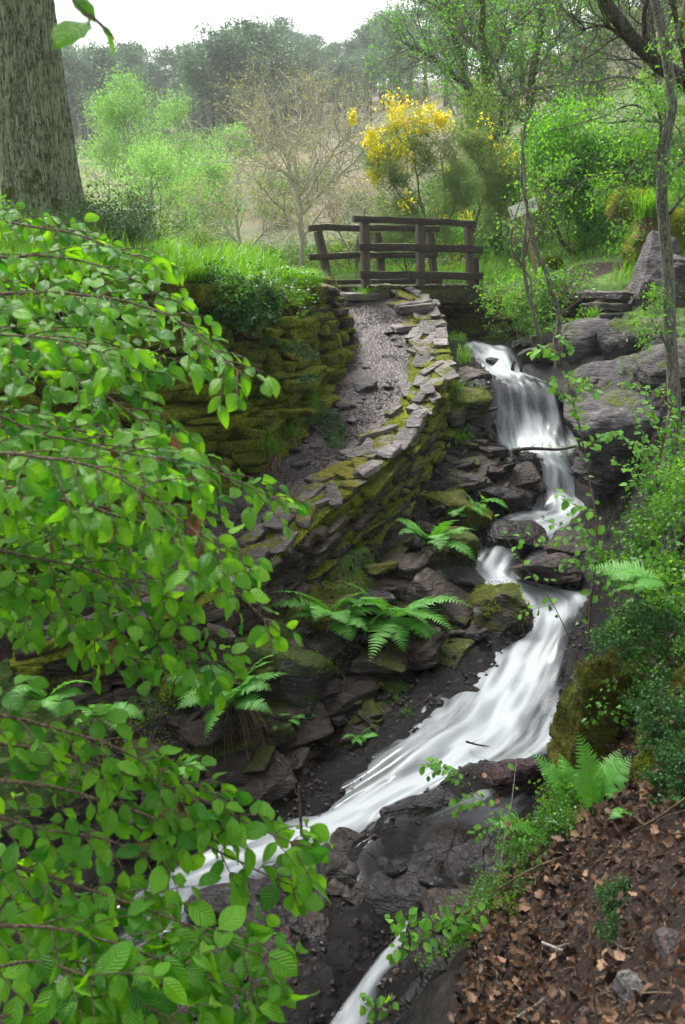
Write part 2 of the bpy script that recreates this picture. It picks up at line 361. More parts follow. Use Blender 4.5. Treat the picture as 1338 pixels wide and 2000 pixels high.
M['twig'] = bark('twig_bark', (.05, .035, .02), (.11, .08, .05), (.20, .15, .10), -.6, 5, 0)
M['paletwig'] = bark('pale_twig', (.27, .24, .19), (.44, .40, .33), (.60, .56, .48), -.6, 4, .2)
M['birchbark'] = bark('birch_bark', (.10, .09, .08), (.40, .39, .36), (.60, .59, .56), -.6, 3, 0)
M['pinebark'] = bark('pine_bark', (.03, .022, .018), (.08, .06, .05), (.15, .12, .10), -.6, 1, 0)
def wood(name, c0, c1, moss):
    t = NT(name); uv = t.n('UVMap', {'uv_map': 'uv'}); m = t.n('Mapping', Vector=uv.outputs[0], Scale=(3, 45, 1)).outputs[0]
    n = t.noise(m, 2, 6, .65, .3); P = t.pos(); n2 = t.noise(P, 5, 5, .65)
    col = t.mix(t.math('ADD', t.math('MULTIPLY', n, .7), t.math('MULTIPLY', n2, .3)), c0, c1)
    mm = t.step(t.math('ADD', t.math('ADD', t.noise(P, 12, 5, .75), t.math('MULTIPLY', t.nz(), .18)), moss - 1.), -.05, .12)
    col = t.mix(mm, col, (.06, .07, .015)); col = t.mix(t.math('MULTIPLY', t.step(t.noise(P, 28, 4, .7), .58, .66), .5), col, (.13, .14, .11))
    t.bsdf(Base_Color=col, Roughness=.7, Normal=t.bump(n, .7, .01)); return t.m
M['wood'] = wood('weathered_timber', (.008, .006, .005), (.075, .055, .045), .42)
M['postwood'] = wood('grey_timber', (.02, .016, .013), (.13, .10, .085), .30)
M['deckwood'] = wood('mossy_timber', (.012, .010, .006), (.05, .042, .025), .55)
M['stake'] = wood('pale_timber', (.20, .14, .07), (.42, .31, .18), .1)
def plain(name, c, r=.6):
    t = NT(name); P = t.pos(); t.bsdf(Base_Color=t.mix(t.noise(P, 25, 4), c, tuple(.8 * x for x in c)), Roughness=r); return t.m
M['signwhite'] = plain('white_board', (.80, .80, .78), .5)
M['ink'] = plain('grey_print', (.25, .27, .25), .6)

def water_mat(name, streak=6., gk=1., clear=(.030, .027, .018), foamc=(.43, .465, .49), contrast=2.7, veil=0.):
    t = NT(name); uv = t.n('UVMap', {'uv_map': 'uv'}); foam = t.att('foam'); edge = t.att('edge')
    m1 = t.n('Mapping', Vector=uv.outputs[0], Scale=(.8, streak, 1)).outputs[0]; m3 = t.n('Mapping', Vector=uv.outputs[0], Scale=(1.5, 3.2, 1)).outputs[0]; m2 = t.n('Mapping', Vector=uv.outputs[0], Scale=(1.5, streak * 2.3, 1)).outputs[0]
    a = t.noise(m1, 1., 4, .5, .6); b = t.noise(m2, 1., 3, .5, .3)
    s_ = t.math('ADD', t.math('MULTIPLY', a, .68), t.math('MULTIPLY', b, .32))
    s_ = t.math('ADD', t.math('MULTIPLY', s_, .72), t.math('MULTIPLY', t.noise(m3, 1., 3, .5, .8), .28))
    f = t.math('ADD', t.math('MULTIPLY', t.math('SUBTRACT', s_, .5), contrast), t.math('MULTIPLY_ADD', foam, 1.15, -.28))
    f = t.step(f, -.05, 1.0)
    soft = t.n('MixRGB', Fac=f, Color1=(.08, .095, .105), Color2=foamc).outputs[0]
    white = t.n('BsdfPrincipled', Base_Color=soft, Roughness=.55); white.inputs['Specular IOR Level'].default_value = .3
    trl = t.n('BsdfTranslucent', Color=foamc); wm = t.n('MixShader', Fac=.25); t.set(wm.inputs[1], white); t.set(wm.inputs[2], trl)
    bn = t.bump(t.math('ADD', a, t.math('MULTIPLY', b, .5)), .2, .02)
    gl = t.n('BsdfGlossy', Color=(.9, .93, 1.), Roughness=.16, Normal=bn); tp = t.n('BsdfTransparent', Color=(.55, .50, .42))
    fr = t.n('Fresnel', IOR=1.33, Normal=bn); cl = t.n('MixShader', Fac=t.math('MULTIPLY', t.math('ADD', fr.outputs[0], .03), gk)); t.set(cl.inputs[1], tp); t.set(cl.inputs[2], gl)
    x = t.n('MixShader', Fac=t.math('MULTIPLY', f, .97 - veil)); t.set(x.inputs[1], cl); t.set(x.inputs[2], wm)
    en = t.step(t.math('ADD', edge, t.math('MULTIPLY', t.math('SUBTRACT', t.math('ADD', t.math('MULTIPLY', t.noise(m3, 1.3, 4, .6, .8), .75), t.math('MULTIPLY', s_, .25)), .5), 1.5)), .10, 1.0)
    e = t.n('MixShader', Fac=en); t.set(e.inputs[1], t.n('BsdfTransparent', Color=(1, 1, 1))); t.set(e.inputs[2], x)
    t.t.links.new(e.outputs[0], t.out.inputs[0]); return t.m
M['water'] = water_mat('stream_water')
M['veil'] = water_mat('thin_water', 8., gk=.45, contrast=2.4, veil=.3)
# ---------------------------------------------------------------- lie of the land (metres; z = 0 at eye level)
def WW(rows): return np.array([W(*r) for r in rows])
# stream: left and right water edge of successive cross-sections (from the bridge down), with foam
ST = [((850,668,12.9),(985,655,13.0),.55),((875,684,11.8),(1012,672,12.1),.68),((925,698,11.2),(1022,688,11.4),.8),((948,727,10.75),(1028,722,10.8),.95),
 ((950,742,10.45),(1075,736,10.55),.62),((962,752,10.15),(1082,748,10.3),.5),((952,800,9.95),(1112,785,10.05),.60),((956,850,9.75),(1135,820,9.9),.72),
 ((968,872,9.55),(1140,850,9.65),1.),((1000,886,9.35),(1140,872,9.42),1.),((1045,893,9.2),(1122,888,9.22),.72),((1040,935,9.08),(1130,930,9.08),.68),
 ((1035,982,8.85),(1145,975,8.88),.9),((1010,994,8.65),(1175,990,8.75),.8),((945,1014,8.35),(1180,1022,8.25),.62),((912,1052,8.05),(1120,1062,7.9),.55),
 ((900,1085,7.75),(1050,1096,7.6),.72),((872,1116,7.5),(1030,1130,7.25),.85),((905,1142,7.25),(1120,1148,7.05),.8),((1000,1172,6.95),(1178,1165,6.85),.85),
 ((1012,1212,6.6),(1142,1200,6.6),.75),((965,1262,6.3),(1115,1255,6.2),.82),((900,1318,6.0),(1108,1325,5.8),.92),((830,1380,5.7),(1102,1405,5.3),.9),
 ((765,1445,5.42),(1088,1470,5.0),1.),((700,1505,5.15),(960,1525,4.75),.95),((620,1568,4.9),(800,1590,4.7),.95),((520,1608,4.78),(715,1650,4.5),.85),
 ((400,1650,4.65),(600,1705,4.35),.75),((290,1720,4.45),(430,1775,4.25),.8),((195,1790,4.25),(310,1850,4.05),.6),((40,1880,4.1),(160,1950,3.9),.4)]
SN = [((960,1492,4.88),(1086,1490,4.86),.8),((870,1556,4.68),(1050,1565,4.5),.62),((740,1600,4.5),(975,1640,4.2),.36),((680,1655,4.32),(965,1715,4.0),.14),
 ((680,1740,4.08),(900,1785,3.82),.08),((738,1808,3.86),(808,1806,3.84),.75),((700,1862,3.7),(800,1855,3.72),.8),((650,1930,3.5),(755,1910,3.56),.7),((585,2015,3.28),(725,2010,3.3),.6),((480,2120,3.0),(640,2120,3.0),.4)]
stL, stR = WW([r[0] for r in ST]), WW([r[1] for r in ST]); snL, snR = WW([r[0] for r in SN]), WW([r[1] for r in SN])
# walls in plan: foot of the retaining wall (path's left edge), outer top edge of the parapet, front of the far wall
ret = WW([(-60,1180,6.05),(100,1150,6.2),(250,1080,6.6),(400,1000,7.1),(510,940,7.6),(580,880,8.2),(640,820,8.8),(665,760,9.5),(692,700,10.3),(690,640,11.2),(662,592,12.0)])
retp = np.vstack([[-6, 5.7], ret[:, :2], [-.15, 13], [-.9, 16.5], [-3, 40]])
par = WW([(60,1290,5.6),(200,1255,5.7),(350,1200,5.8),(470,1130,6.1),(570,1050,6.5),(650,980,7.0),(730,920,7.5),(800,860,8.1),(845,800,8.8),(872,740,9.5),(877,690,10.2),(868,645,10.9),(850,610,11.7)])
parp = np.vstack([[-6, 5.0], par[:, :2], [1.06, 12.5], [.75, 13.3], [.2, 14.5], [-1.2, 17]])
far = np.array([(-.9, 17.5), (.6, 15.2), (1.1, 14.2), (1.6, 13.45), (2.4, 12.75), (3.0, 12.15), (3.62, 11.55), (4.6, 11.0), (7, 10.2), (13, 8), (30, 0)])
def sdist(x, y, P):
    """signed distance in plan to polyline P, positive on its left side"""
    x = np.asarray(x, float); best = np.full(x.shape, 1e9); sg = np.zeros(x.shape)
    for a, b in zip(P[:-1], P[1:]):
        d = b - a; L = d @ d; t = np.clip(((x - a[0]) * d[0] + (y - a[1]) * d[1]) / L, 0, 1)
        ex, ey = x - a[0] - t * d[0], y - a[1] - t * d[1]; q = ex * ex + ey * ey; m = q < best - 1e-9
        best = np.where(m, q, best); sg = np.where(m, d[0] * ey - d[1] * ex, sg)
    return np.sqrt(best) * np.sign(sg)
class RBF:
    def __init__(s, P, lam=1e-3):
        P = np.asarray(P, float); s.q = s.dom(P[:, 0], P[:, 1]); n = len(P); v = P[:, 2] / (P[:, 1].clip(0) + 3)
        r = np.linalg.norm(s.q[:, None] - s.q[None], axis=2); K = s.k(r) + lam * np.eye(n); A = np.hstack([np.ones((n, 1)), s.q])
        s.w = np.linalg.solve(np.block([[K, A], [A.T, np.zeros((3, 3))]]), np.concatenate([v, np.zeros(3)]))
    def dom(s, x, y): y = np.clip(y, -1.5, None); return np.stack([4 * x / (y + 3), 4 * np.log(y + 3)], -1)
    def k(s, r): return r * r * np.log(r + 1e-9)
    def __call__(s, x, y):
        x, y = np.broadcast_arrays(np.asarray(x, float), np.asarray(y, float)); sh = x.shape; x, y = x.ravel(), y.ravel(); out = np.empty(len(x))
        for i in range(0, len(x), 20000):
            q = s.dom(x[i:i + 20000], y[i:i + 20000]); r = np.linalg.norm(q[:, None] - s.q[None], axis=2)
            out[i:i + 20000] = (s.k(r) @ s.w[:-3] + s.w[-3] + q @ s.w[-2:]) * (y[i:i + 20000].clip(0) + 3)
        return out.reshape(sh)
ctl = []
for L_, R_ in ((stL, stR), (snL, snR)):
    if len(L_) > 20: L_, R_ = L_.copy(), R_.copy(); L_[:3, 2] -= .05; R_[:3, 2] -= .05
    ctl += [*(L_ + [0, 0, .03]), *(R_ + [0, 0, .03]), *((L_ + R_) / 2 - [0, 0, .10])]
ctl += list(WW([ # left bank between stream and parapet
 (925,740,10.2),(915,800,9.6),(900,880,8.95),(975,905,9.0),(905,960,8.5),(850,1010,7.95),(860,1060,7.7),(820,1125,7.15),(850,1180,6.9),(860,1240,6.5),(860,1300,6.15),(770,1300,6.15),(700,1200,6.4),(640,1300,5.95),(700,1400,5.7),
 (600,1480,5.4),(500,1400,5.5),(400,1350,5.6),(400,1500,5.15),(300,1450,5.25),(100,1420,5.2),(250,1620,4.85),(100,1700,4.6),(-100,1800,4.4),(-200,1500,5.0),(100,2100,3.2),(-300,2100,3.3),(350,1950,3.75),(500,1880,3.85),(560,1780,4.1),(640,1720,4.3),
 # right bank
 (900,1700,3.9),(1060,1620,3.75),(1110,1540,4.05),(900,1790,3.6),(860,1880,3.3),(800,2000,2.85),(1000,1740,3.05),(1100,1650,3.0),(1000,2000,2.1),(1200,1850,2.1),(1338,2000,1.5),(1338,1600,2.6),(1250,1700,2.4),(1160,1780,2.4),(900,2000,2.45),
 (1150,1500,3.9),(1260,1450,3.4),(1338,1400,3.2),(1220,1200,4.6),(1338,1180,3.9),(1338,1000,4.8),(1200,1060,6.2),(1240,960,6.6),(1338,900,6.4),(1180,900,8.2),(1170,800,8.9),(1230,830,8.2),(1338,800,7.6),(1338,720,8.8),(1240,720,9.3),(1130,740,10.0),(1080,690,11.0),
 (1150,650,10.9),(1280,650,10.0),(1338,640,9.8),(1080,660,11.6),(1045,650,12.0),(1500,640,10.2),(1500,900,6.2),(1500,1200,4.0),(1600,1600,2.4)]))
ctl += [(1.5, .5, -1.35), (0, .3, -1.55), (0, -1.2, -1.5), (-1.2, .6, -2.3), (-1.0, 2.0, -3.3), (-3.5, 1.0, -2.6), (-4.5, 3.5, -2.6), (-5, 5, -2.7), (4, 0, -.9), (4, 3, -.8), (6, 6, -.3), (9, 9, .8), (9, 3, .6), (1.3, 13.4, -.99), (.7, 13.9, -1.0), (.2, 14.8, -1.0), (1.0, 12.5, -1.0), (-.6, 16, -1)]
for i_, h_ in ((1,.45),(2,.48),(3,.50),(4,.52),(5,.55),(6,.58),(7,.60),(8,.62),(9,.55),(10,.42)):   # foot of the parapet on the stream side
    a_ = par[i_]; q_ = par[min(i_ + 1, 12)] - par[i_ - 1]; n_ = np.array([q_[1], -q_[0]]) / np.hypot(q_[0], q_[1])
    ctl += [(a_[0] + n_[0] * .14, a_[1] + n_[1] * .14, a_[2] - h_), (a_[0] + n_[0] * .02, a_[1] + n_[1] * .02, a_[2] - h_ + .03), (a_[0] - n_[0] * .4, a_[1] - n_[1] * .4, a_[2] - h_ + .05)]
FC = RBF(ctl, 2e-3)
pL = ret; pR = WW([(60,1245,5.75),(200,1200,5.95),(340,1150,6.2),(430,1080,6.6),(500,1000,7.1),(600,940,7.6),(660,880,8.2),(730,820,8.8),(770,760,9.5),(797,700,10.3),(797,640,11.2),(778,590,12.0)])
FB = RBF([*ret, *pR, (-6, 5.4, -2.5), (-.1, 13, -.27), (.6, 13, -.3), (-.5, 16, -.1), (.5, 16, -.1), (2, 10, -1.0), (2, 7, -1.7), (-3, 9, -1.5), (-5, 8, -2)], 1e-3)
hi = [(-.35,11.6,-.30),(-.05,12.6,-.27),(-.5,10.5,-.24),(-.8,9,-.22),(-1.3,8,-.18),(-2,7.4,-.12),(-3,6.9,-.1),(-6,6.3,-.2),(-10,6,-.1),(-3.3,10,.12),(-5,12,.3),(-1.5,13,.02),(-6,9,.2),(-9,14,.5),(.5,16,-.1),(1.6,14.5,-.25),(2.4,13.2,-.30),(3.2,12.4,-.26),(4.0,12,-.10),
 (2.2,16,-.1),(4,16,.5),(3.6,13.6,.1),(0,20,-.3),(-4,20,-.2),(-10,20,.2),(-20,20,1.5),(0,30,-.5),(-8,30,0),(-16,32,1.5)]
hi += list(WW([(1230,575,11.6),(1300,520,12.5),(1150,500,14.5),(1200,300,19),(1300,150,23),(1338,380,15),(1000,460,19),(1000,360,26),(1100,260,26),(1500,100,20),(1500,400,12),(1600,500,11),(830,400,36),(700,420,40),(800,270,60),(600,320,60),(300,350,60),(100,385,60),(-200,360,60),
 (1000,180,60),(1100,110,62),(1338,60,40),(1600,0,35),(740,195,110),(560,215,110),(300,225,110),(100,210,110),(-200,200,110),(900,180,100),(1100,130,110),(1400,60,100)]))
for X in (-150, -70, 0, 70, 150): hi += [(X, 170, 30 + .03 * abs(X)), (X, 260, 33), (X * 2, 400, 36)]
hi += [(40, 20, 7), (25, 8, 4), (60, 60, 14), (-40, 20, 3), (-40, 60, 6), (10, 6, .9), (7, 9, .5), (30, 0, 3), (60, 0, 5), (-60, 0, 0), (-30, 5, 0)]
FH = RBF(hi, 1e-3)
def height(x, y, detail=True):
    x, y = np.broadcast_arrays(np.asarray(x, float), np.asarray(y, float))
    C_, B_, A_ = FC(x, y), FB(x, y), FH(x, y)
    sr, sp, sf = sdist(x, y, retp), sdist(x, y, parp), sdist(x, y, far)
    s3 = np.stack([x, y, 0 * x], -1)
    ds = stream_d(x, y)
    if detail:
        near = 1 - ss(y, 14, 18)
        ms = near * ss(ds, .0, .22) * (1 - .6 * ss(y, 9.8, 10.8) * (x < 2.4)) * (1 - litter(x, y))           # rocky bank roughness
        c = C_ + ms * (.10 * fbm(s3 * 2.1, 4) + .05 * fbm(s3 * 8, 3) + .022 * (1 - 3 * np.abs(fbm(s3 * 14 + 5, 2)))); k = .11; q = c / k + 1.2 * fbm(s3 * 1.3 + 9, 2); f = q - np.floor(q)
        led = (np.floor(q) + ss(f, .62, 1.0) - 1.2 * fbm(s3 * 1.3 + 9, 2)) * k
        C_ = np.where(ms > 0, c * (1 - .75 * ms) + led * .75 * ms, c)
        C_ = C_ + (1 - ss(ds, 0, .3)) * near * (.035 * fbm(s3 * 5, 4) + .015 * (1 - 3 * np.abs(fbm(s3 * 12, 2)))) + litter(x, y) * .05 * fbm(s3 * 3.5, 5)
        far_ = ss(y, 16, 60); A_ = A_ + .05 * fbm(s3 * 1.1, 4) * (1 - far_) + far_ * 2.0 * fbm(s3 * .035, 5)
        B_ = B_ + .015 * fbm(s3 * 4, 3)
    z = C_ * (1 - ss(sp, .10, .36)) + B_ * ss(sp, .10, .36)
    z = z + (A_ - z) * ss(sf, .12, .40) * (sp < 0)
    z = z + (A_ - z) * ss(sr, .24, .46)
    return z + (A_ - z) * np.maximum(ss(y, 16, 18), ss(-x, 7, 9) * (y > 6.5))
def quadtest(L_, R_, x, y):
    d = np.full(np.shape(x), 1e9)
    for i in range(len(L_)):
        for t in (0, .33, .67, 1):
            p = L_[i] * (1 - t) + R_[i] * t; d = np.minimum(d, np.hypot(x - p[0], y - p[1]) - .16)
            if i + 1 < len(L_):
                q = L_[i + 1] * (1 - t) + R_[i + 1] * t; m = (p + q) / 2; d = np.minimum(d, np.hypot(x - m[0], y - m[1]) - .16)
    return d
def stream_d(x, y): return np.minimum(np.minimum(quadtest(stL, stR, x, y), quadtest(snL[5:], snR[5:], x, y)), quadtest(snL[:2], snR[:2], x, y)).clip(0)
LITP = np.array([(-.3, 1.2), (.25, 2.3), (.42, 2.9), (.62, 3.5), (1.05, 3.75), (1.4, 3.95), (3, 3.6), (6, 4)])
def litter(x, y): return ss(-sdist(x, y, LITP), -.1, .25) * (y > -6)
def H(x, y): return float(height(np.array([x]), np.array([y]))[0])

def axis_pts(pts, steps):
    out = [pts[0]]
    for a, b, s0, s1 in steps:
        v = a; 
        while v < b - 1e-6:
            t = (v - a) / (b - a); v += s0 * (s1 / s0) ** t; out.append(min(v, b))
    return np.array(out)
gx = axis_pts([0], [(0, 1.9, .026, .026), (1.9, 5, .04, .12), (5, 20, .2, 1.5), (20, 260, 2, 14)]); gx = np.concatenate([-gx[:0:-1], gx])
gy = axis_pts([-12], [(-12, .5, 1.5, .15), (.5, 2.2, .03, .03), (2.2, 8.6, .025, .028), (8.6, 10.6, .032, .042), (10.6, 15, .05, .12), (15, 40, .25, 1), (40, 420, 1.2, 14)])
GX, GY = np.meshgrid(gx, gy); GZ = height(GX, GY)
def masks(x, y, z):
    sr, sp, sf = sdist(x, y, retp), sdist(x, y, parp), sdist(x, y, far); ds = stream_d(x, y); li = litter(x, y)
    inC = (sp < .2) & (sf < .25) & (y < 16)
    s3 = np.stack([x, y, 0 * x], -1); n = fbm(s3 * 1.4, 3)
    rocky = np.where(inC, 1 - li, 0.); wet = np.where(inC, (1 - ss(ds + .15 * n, .05, .55)), 0.)
    moss = np.where(inC & (x < 1.6) & (y > 5.8), ss(ds, .35, .9) * .75, .12) * (1 - li)
    moss = np.where((sp > 0.2) & (sr < .25), .1, moss)
    grass = np.where(~inC & ((sr > .25) | (sf > .2)), .95, 0.); grass = np.where(inC & (ds > .6) & (li < .5), .42 + .1 * (x > 1.5), grass)
    grass = np.where((sp > .2) & (sr < .25) & (y < 13), 0., grass)
    bare = np.exp(-(((x - 3.3) / .8) ** 2 + ((y - 13.0) / .6) ** 2)); grass = grass * (1 - bare)
    return rocky, wet * (1 - .6 * li), moss, grass, ss(y, 22, 45)
ro_, we_, mo_, gr_, hi_ = masks(GX.ravel(), GY.ravel(), GZ.ravel())
g = obj('ground', np.stack([GX.ravel(), GY.ravel(), GZ.ravel()], -1), grid_faces(len(gy), len(gx))[:, ::-1] if False else grid_faces(len(gy), len(gx)), M['ground'], att=dict(rocky=ro_, wet=we_, moss=mo_, grass=gr_, hill=hi_))
tag(g, kind='structure')

# path: a gravelled sheet lying on the ground between the two walls
pl = spline(np.vstack([ret[1:], [-.12, 12.45, -.28]]), 200); pr = spline(np.vstack([pR[1:], [.52, 12.35, -.30]]), 200)
T = np.linspace(-.16, 1.36, 46); PX = pl[:, None, 0] * (1 - T) + pr[:, None, 0] * T; PY = pl[:, None, 1] * (1 - T) + pr[:, None, 1] * T
PZ = FB(PX, PY); s3 = np.stack([PX, PY, 0 * PX], -1)
PZ = PZ + .022 + .010 * fbm(s3 * 22, 3) + .03 * fbm(s3 * 3.5, 3) - .04 * ((.5 - T) * 1.55).clip(0, 1.3)[None] ** 6
o = obj('path', np.stack([PX, PY, PZ], -1).reshape(-1, 3), grid_faces(200, 46)[:, ::-1], M['path']); tag(o, kind='structure')

# ---------------------------------------------------------------- water
def ribbon(name, L_, R_, foam, mat, n=240, k=46, lump=.03, over=.06, sink=0., stretch=1., endfade=True):
    a = spline(np.hstack([L_, np.asarray(foam)[:, None]]), n); b = spline(R_, n); T = np.linspace(-over, 1 + over, k)
    P = a[:, None, :3] * (1 - T[None, :, None]) + b[:, None] * T[None, :, None]
    mid = (a[:, :3] + b) / 2; s = np.concatenate([[0], np.cumsum(np.linalg.norm(np.diff(mid, axis=0), axis=1))]); wd = np.linalg.norm(b - a[:, :3], axis=1)
    v = (T[None] - .5) * wd[:, None]; U = np.repeat(s[:, None], k, 1)
    sl_ = np.abs(np.gradient(mid[:, 2], s))[:, None]
    tn = np.stack([U * 1.3 * stretch, v * 5, U * 0], -1)
    crown = .035 * (1 - (2 * T - 1) ** 2)[None] * np.minimum(1, wd[:, None])
    lz = lump * (1 + 1.3 * a[:, 3:4]) * fbm(tn, 3)
    # push ridges out of the fall instead of only up
    T3 = nrm(np.gradient(mid, axis=0)); side = nrm(b - a[:, :3]); N = np.cross(side, T3); N = np.where(N[:, 2:] < 0, -N, N)
    P = P + N[:, None] * (crown + lz - sink)[..., None]
    e = (1 - np.abs(2 * (T - .5)) / (1 + 2 * over))[None] * 2.6 * np.ones((n, 1))
    if endfade: e = np.minimum(e, (np.arange(n)[:, None] / n * 12))
    if endfade == 2: e = np.minimum(e, ((n - 1 - np.arange(n))[:, None] / n * 5))
    fo = a[:, 3:4] * (.42 + .72 * (1 - np.abs(2 * T - 1) ** 1.8))[None]
    o = obj(name, P.reshape(-1, 3), grid_faces(n, k)[:, ::-1], mat, uv=np.stack([U.ravel(), v.ravel()], -1), att=dict(foam=fo.ravel(), edge=e.clip(0, 1).ravel()))
    return tag(o, kind='structure')
fo = [r[2] for r in ST]
ribbon('stream_water', stL, stR, fo, M['water'], n=420, k=64, lump=.05, over=.11)
sn_ = [r[2] for r in SN]
ribbon('stream_water', snL[:3], snR[:3], [.8, .62, .3], M['veil'], n=120, k=50, lump=.010, over=.04, sink=.012, endfade=2)
ribbon('stream_water', snL[4:] * [1, 1, 1] + [.10, 0, .0], snR[4:], [.4] + [.92] * 5, M['water'], n=150, k=40, lump=.022, over=.04, sink=.006)

# thin water spreading over the bedrock shelf: the rock breaks through it
def sheet(A0, A1, B0, B1, foam, n=110, k=80, up=.012):
    a = spline(WW(A0 if isinstance(A0, list) else [A0, A1]), n); b = spline(WW(B0 if isinstance(B0, list) else [B0, B1]), n); T = np.linspace(0, 1, k)[None, :, None]; P = a[:, None] * (1 - T) + b[:, None] * T
    P[..., 2] = height(P[..., 0], P[..., 1], False) + up + .012 * fbm(P * 3, 2); U = np.linalg.norm(P - P[:1], axis=2); v = np.linalg.norm(P - P[:, :1], axis=2); i = np.arange(n)[:, None] / (n - 1); j = np.arange(k)[None] / (k - 1)
    e = np.minimum(np.minimum(i, 1 - i), np.minimum(j, 1 - j)) * 5; o = obj('stream_water', P.reshape(-1, 3), grid_faces(n, k)[:, ::-1], M['veil'], uv=np.stack([U.ravel(), v.ravel()], -1), att=dict(foam=np.full(n * k, foam), edge=e.clip(0, 1).ravel())); return tag(o, kind='structure')
sheet([(700,1575,4.65),(650,1640,4.45),(640,1720,4.2),(680,1800,3.95)], None, [(1060,1560,4.5),(1010,1640,4.2),(960,1720,3.95),(830,1815,3.82)], None, .36)
# ---------------------------------------------------------------- moss: small fronds standing on stone and bank
def moss_tufts(V, n, rng, thr, size=(.010, .022), parent=None, name='moss', out=None, f=1.6, mat='mosstuft'):
    V = np.concatenate(V) if isinstance(V, list) else V; k = rng.randint(0, len(V), n); P = V[k] + rng.normal(size=(n, 3)) * .012
    m = fbm(P * f + 3, 4) + .35 * fbm(P * 7, 2) > thr; P = P[m]; n = len(P)
    if n < 400: return None
    D = rdir(rng, n, .7) + (0 if out is None else np.array(out)); mb = MB()
    leaves(mb, TCM, P, D, rdir(rng, n), rng.uniform(*size, n), np.clip(rng.normal(size=n) * .4 + 1.2 * fbm(P * 1.3, 2), -1, 1)); o = mb.build(name, M[mat], parent); o['kind'] = 'stuff'
    return o
# ---------------------------------------------------------------- dry stone walls
def frame(t3, outward):
    x = nrm(t3); y = outward - x * (outward @ x); y = nrm(y); z = np.cross(x, y)
    if z[2] < 0: z = -z
    return np.stack([x, y, z], 1)
def courses(mb, P, zb, rng, batter, hs=(.05, .12), ls=(.12, .42), depth=.26, moss=None, jit=.2, wet=0., tone=.6, out=.035):
    """P: rows x, y, z of the wall's top line; zb: z of its foot; outward side is the right hand of P; stones laid parallel to the top line"""
    L = np.concatenate([[0], np.cumsum(np.linalg.norm(np.diff(P[:, :2], axis=0), axis=1))])
    fz = lambda s, a: np.interp(s, L, a)
    H_ = P[:, 2] - zb; h = 0.0; Hm = H_.max() + .1
    while h < Hm:
        hh = rng.uniform(*hs); s = -rng.uniform(0, .2)
        while s < L[-1]:
            l = rng.uniform(*ls) * (1.25 if hh > .1 else 1); c = s + l / 2; s += l * rng.uniform(.93, 1.0)
            if h > fz(c, H_) + .08: continue
            p = np.array([fz(c, P[:, i]) for i in range(3)]); q = np.array([fz(c + .1, P[:, i]) for i in range(3)]) - np.array([fz(c - .1, P[:, i]) for i in range(3)])
            tv = nrm(q); ow = np.array([tv[1], -tv[0], 0]); ow = nrm(ow); frac = h / max(fz(c, H_), .3)
            b = np.interp(c, L, batter) if np.ndim(batter) else batter
            ctr = p + np.array([0, 0, -h - hh / 2]) + ow * (b * frac * fz(c, H_) - depth / 2 + out * rng.normal())
            ctr[2] += rng.normal() * .008 + .05 * float(vn(np.array([c * .9, h * 1.3, 3.3])))
            Mx = frame(tv, ow) @ euler(rng.normal() * .09, rng.normal() * .08, rng.normal() * .09)
            V, F = stone(ctr, (l * rng.uniform(.94, 1.04), depth, hh * rng.uniform(.82, 1.12)), Mx, rng, 6, rng.choice([6, 10, 16]), jit, .05, cuts=rng.randint(0, 3))
            mo = moss(ctr) if moss else 0
            mb.add(V, F, tone=np.clip(rng.normal() * tone, -1, 1.2), moss=mo + rng.normal() * .12, wet=wet)
        h += hh * .94
rng = np.random.RandomState(11)
# parapet between path and stream
t = empty('parapet_wall', (.9, 8.8, H(.55, 8.8)), 'low dry stone wall with mossy flat capstones curving down beside the stream', 'stone wall')
P = spline(np.vstack([par, [.98, 12.35, -.42]]), 120); z0 = np.array([float(FB(a[0], a[1])) for a in P]); P[:, 2] = z0 + .07
ow = nrm(np.stack([np.gradient(P[:, 1]), -np.gradient(P[:, 0]), 0 * P[:, 0]], -1))
zb = np.minimum(height(P[:, 0] + ow[:, 0] * .16, P[:, 1] + ow[:, 1] * .16) - .05, P[:, 2] - .25)
mb = MB(); courses(mb, P, zb, rng, .10, (.035, .095), (.12, .46), .26, moss=lambda c: -.46 + .42 * ss(c[1], 6.4, 8.4) + .35 * fbm(c * 1.1, 2), tone=.75, out=.03)
# inner side towards the path
Pi = spline(np.vstack([pR, [.60, 12.3, -.42]]), 120); Pi = Pi + (spline(np.vstack([par, [.98, 12.35, -.42]]), 120) - Pi) * (.34 - .26 * ss(Pi[:, 1], 9, 10.5))[:, None]; Pi[:, 2] = np.array([float(FB(a[0], a[1])) for a in Pi]) + .05
courses(mb, Pi[::-1], Pi[::-1, 2] - .12, rng, 0, (.05, .08), (.15, .4), .2, moss=lambda c: -.1)
mb.build('stonework', M['wall'], t)
moss_tufts([a for a in mb.V], 60000, rng, .07, parent=t, out=(.3, -.3, 0))
# earth and moss core under the capstones
n = 160; A_ = spline(Pi, n); B_ = spline(P, n); Tt = np.linspace(-.02, 1.0, 14)
V = A_[:, None] * (1 - Tt[None, :, None]) + B_[:, None] * Tt[None, :, None]; V[..., 2] += .005 + .022 * fbm(V * 7, 3)
mb = MB(); mb.add(V.reshape(-1, 3), grid_faces(n, 14)[:, ::-1], moss=.55, tone=0); mb.build('moss_bed', M['wall'], t); moss_tufts(mb.V, 30000, rng, -.15, parent=t)
nc = 0
Lp = np.concatenate([[0], np.cumsum(np.linalg.norm(np.diff(P[:, :2], axis=0), axis=1))]); s = .1
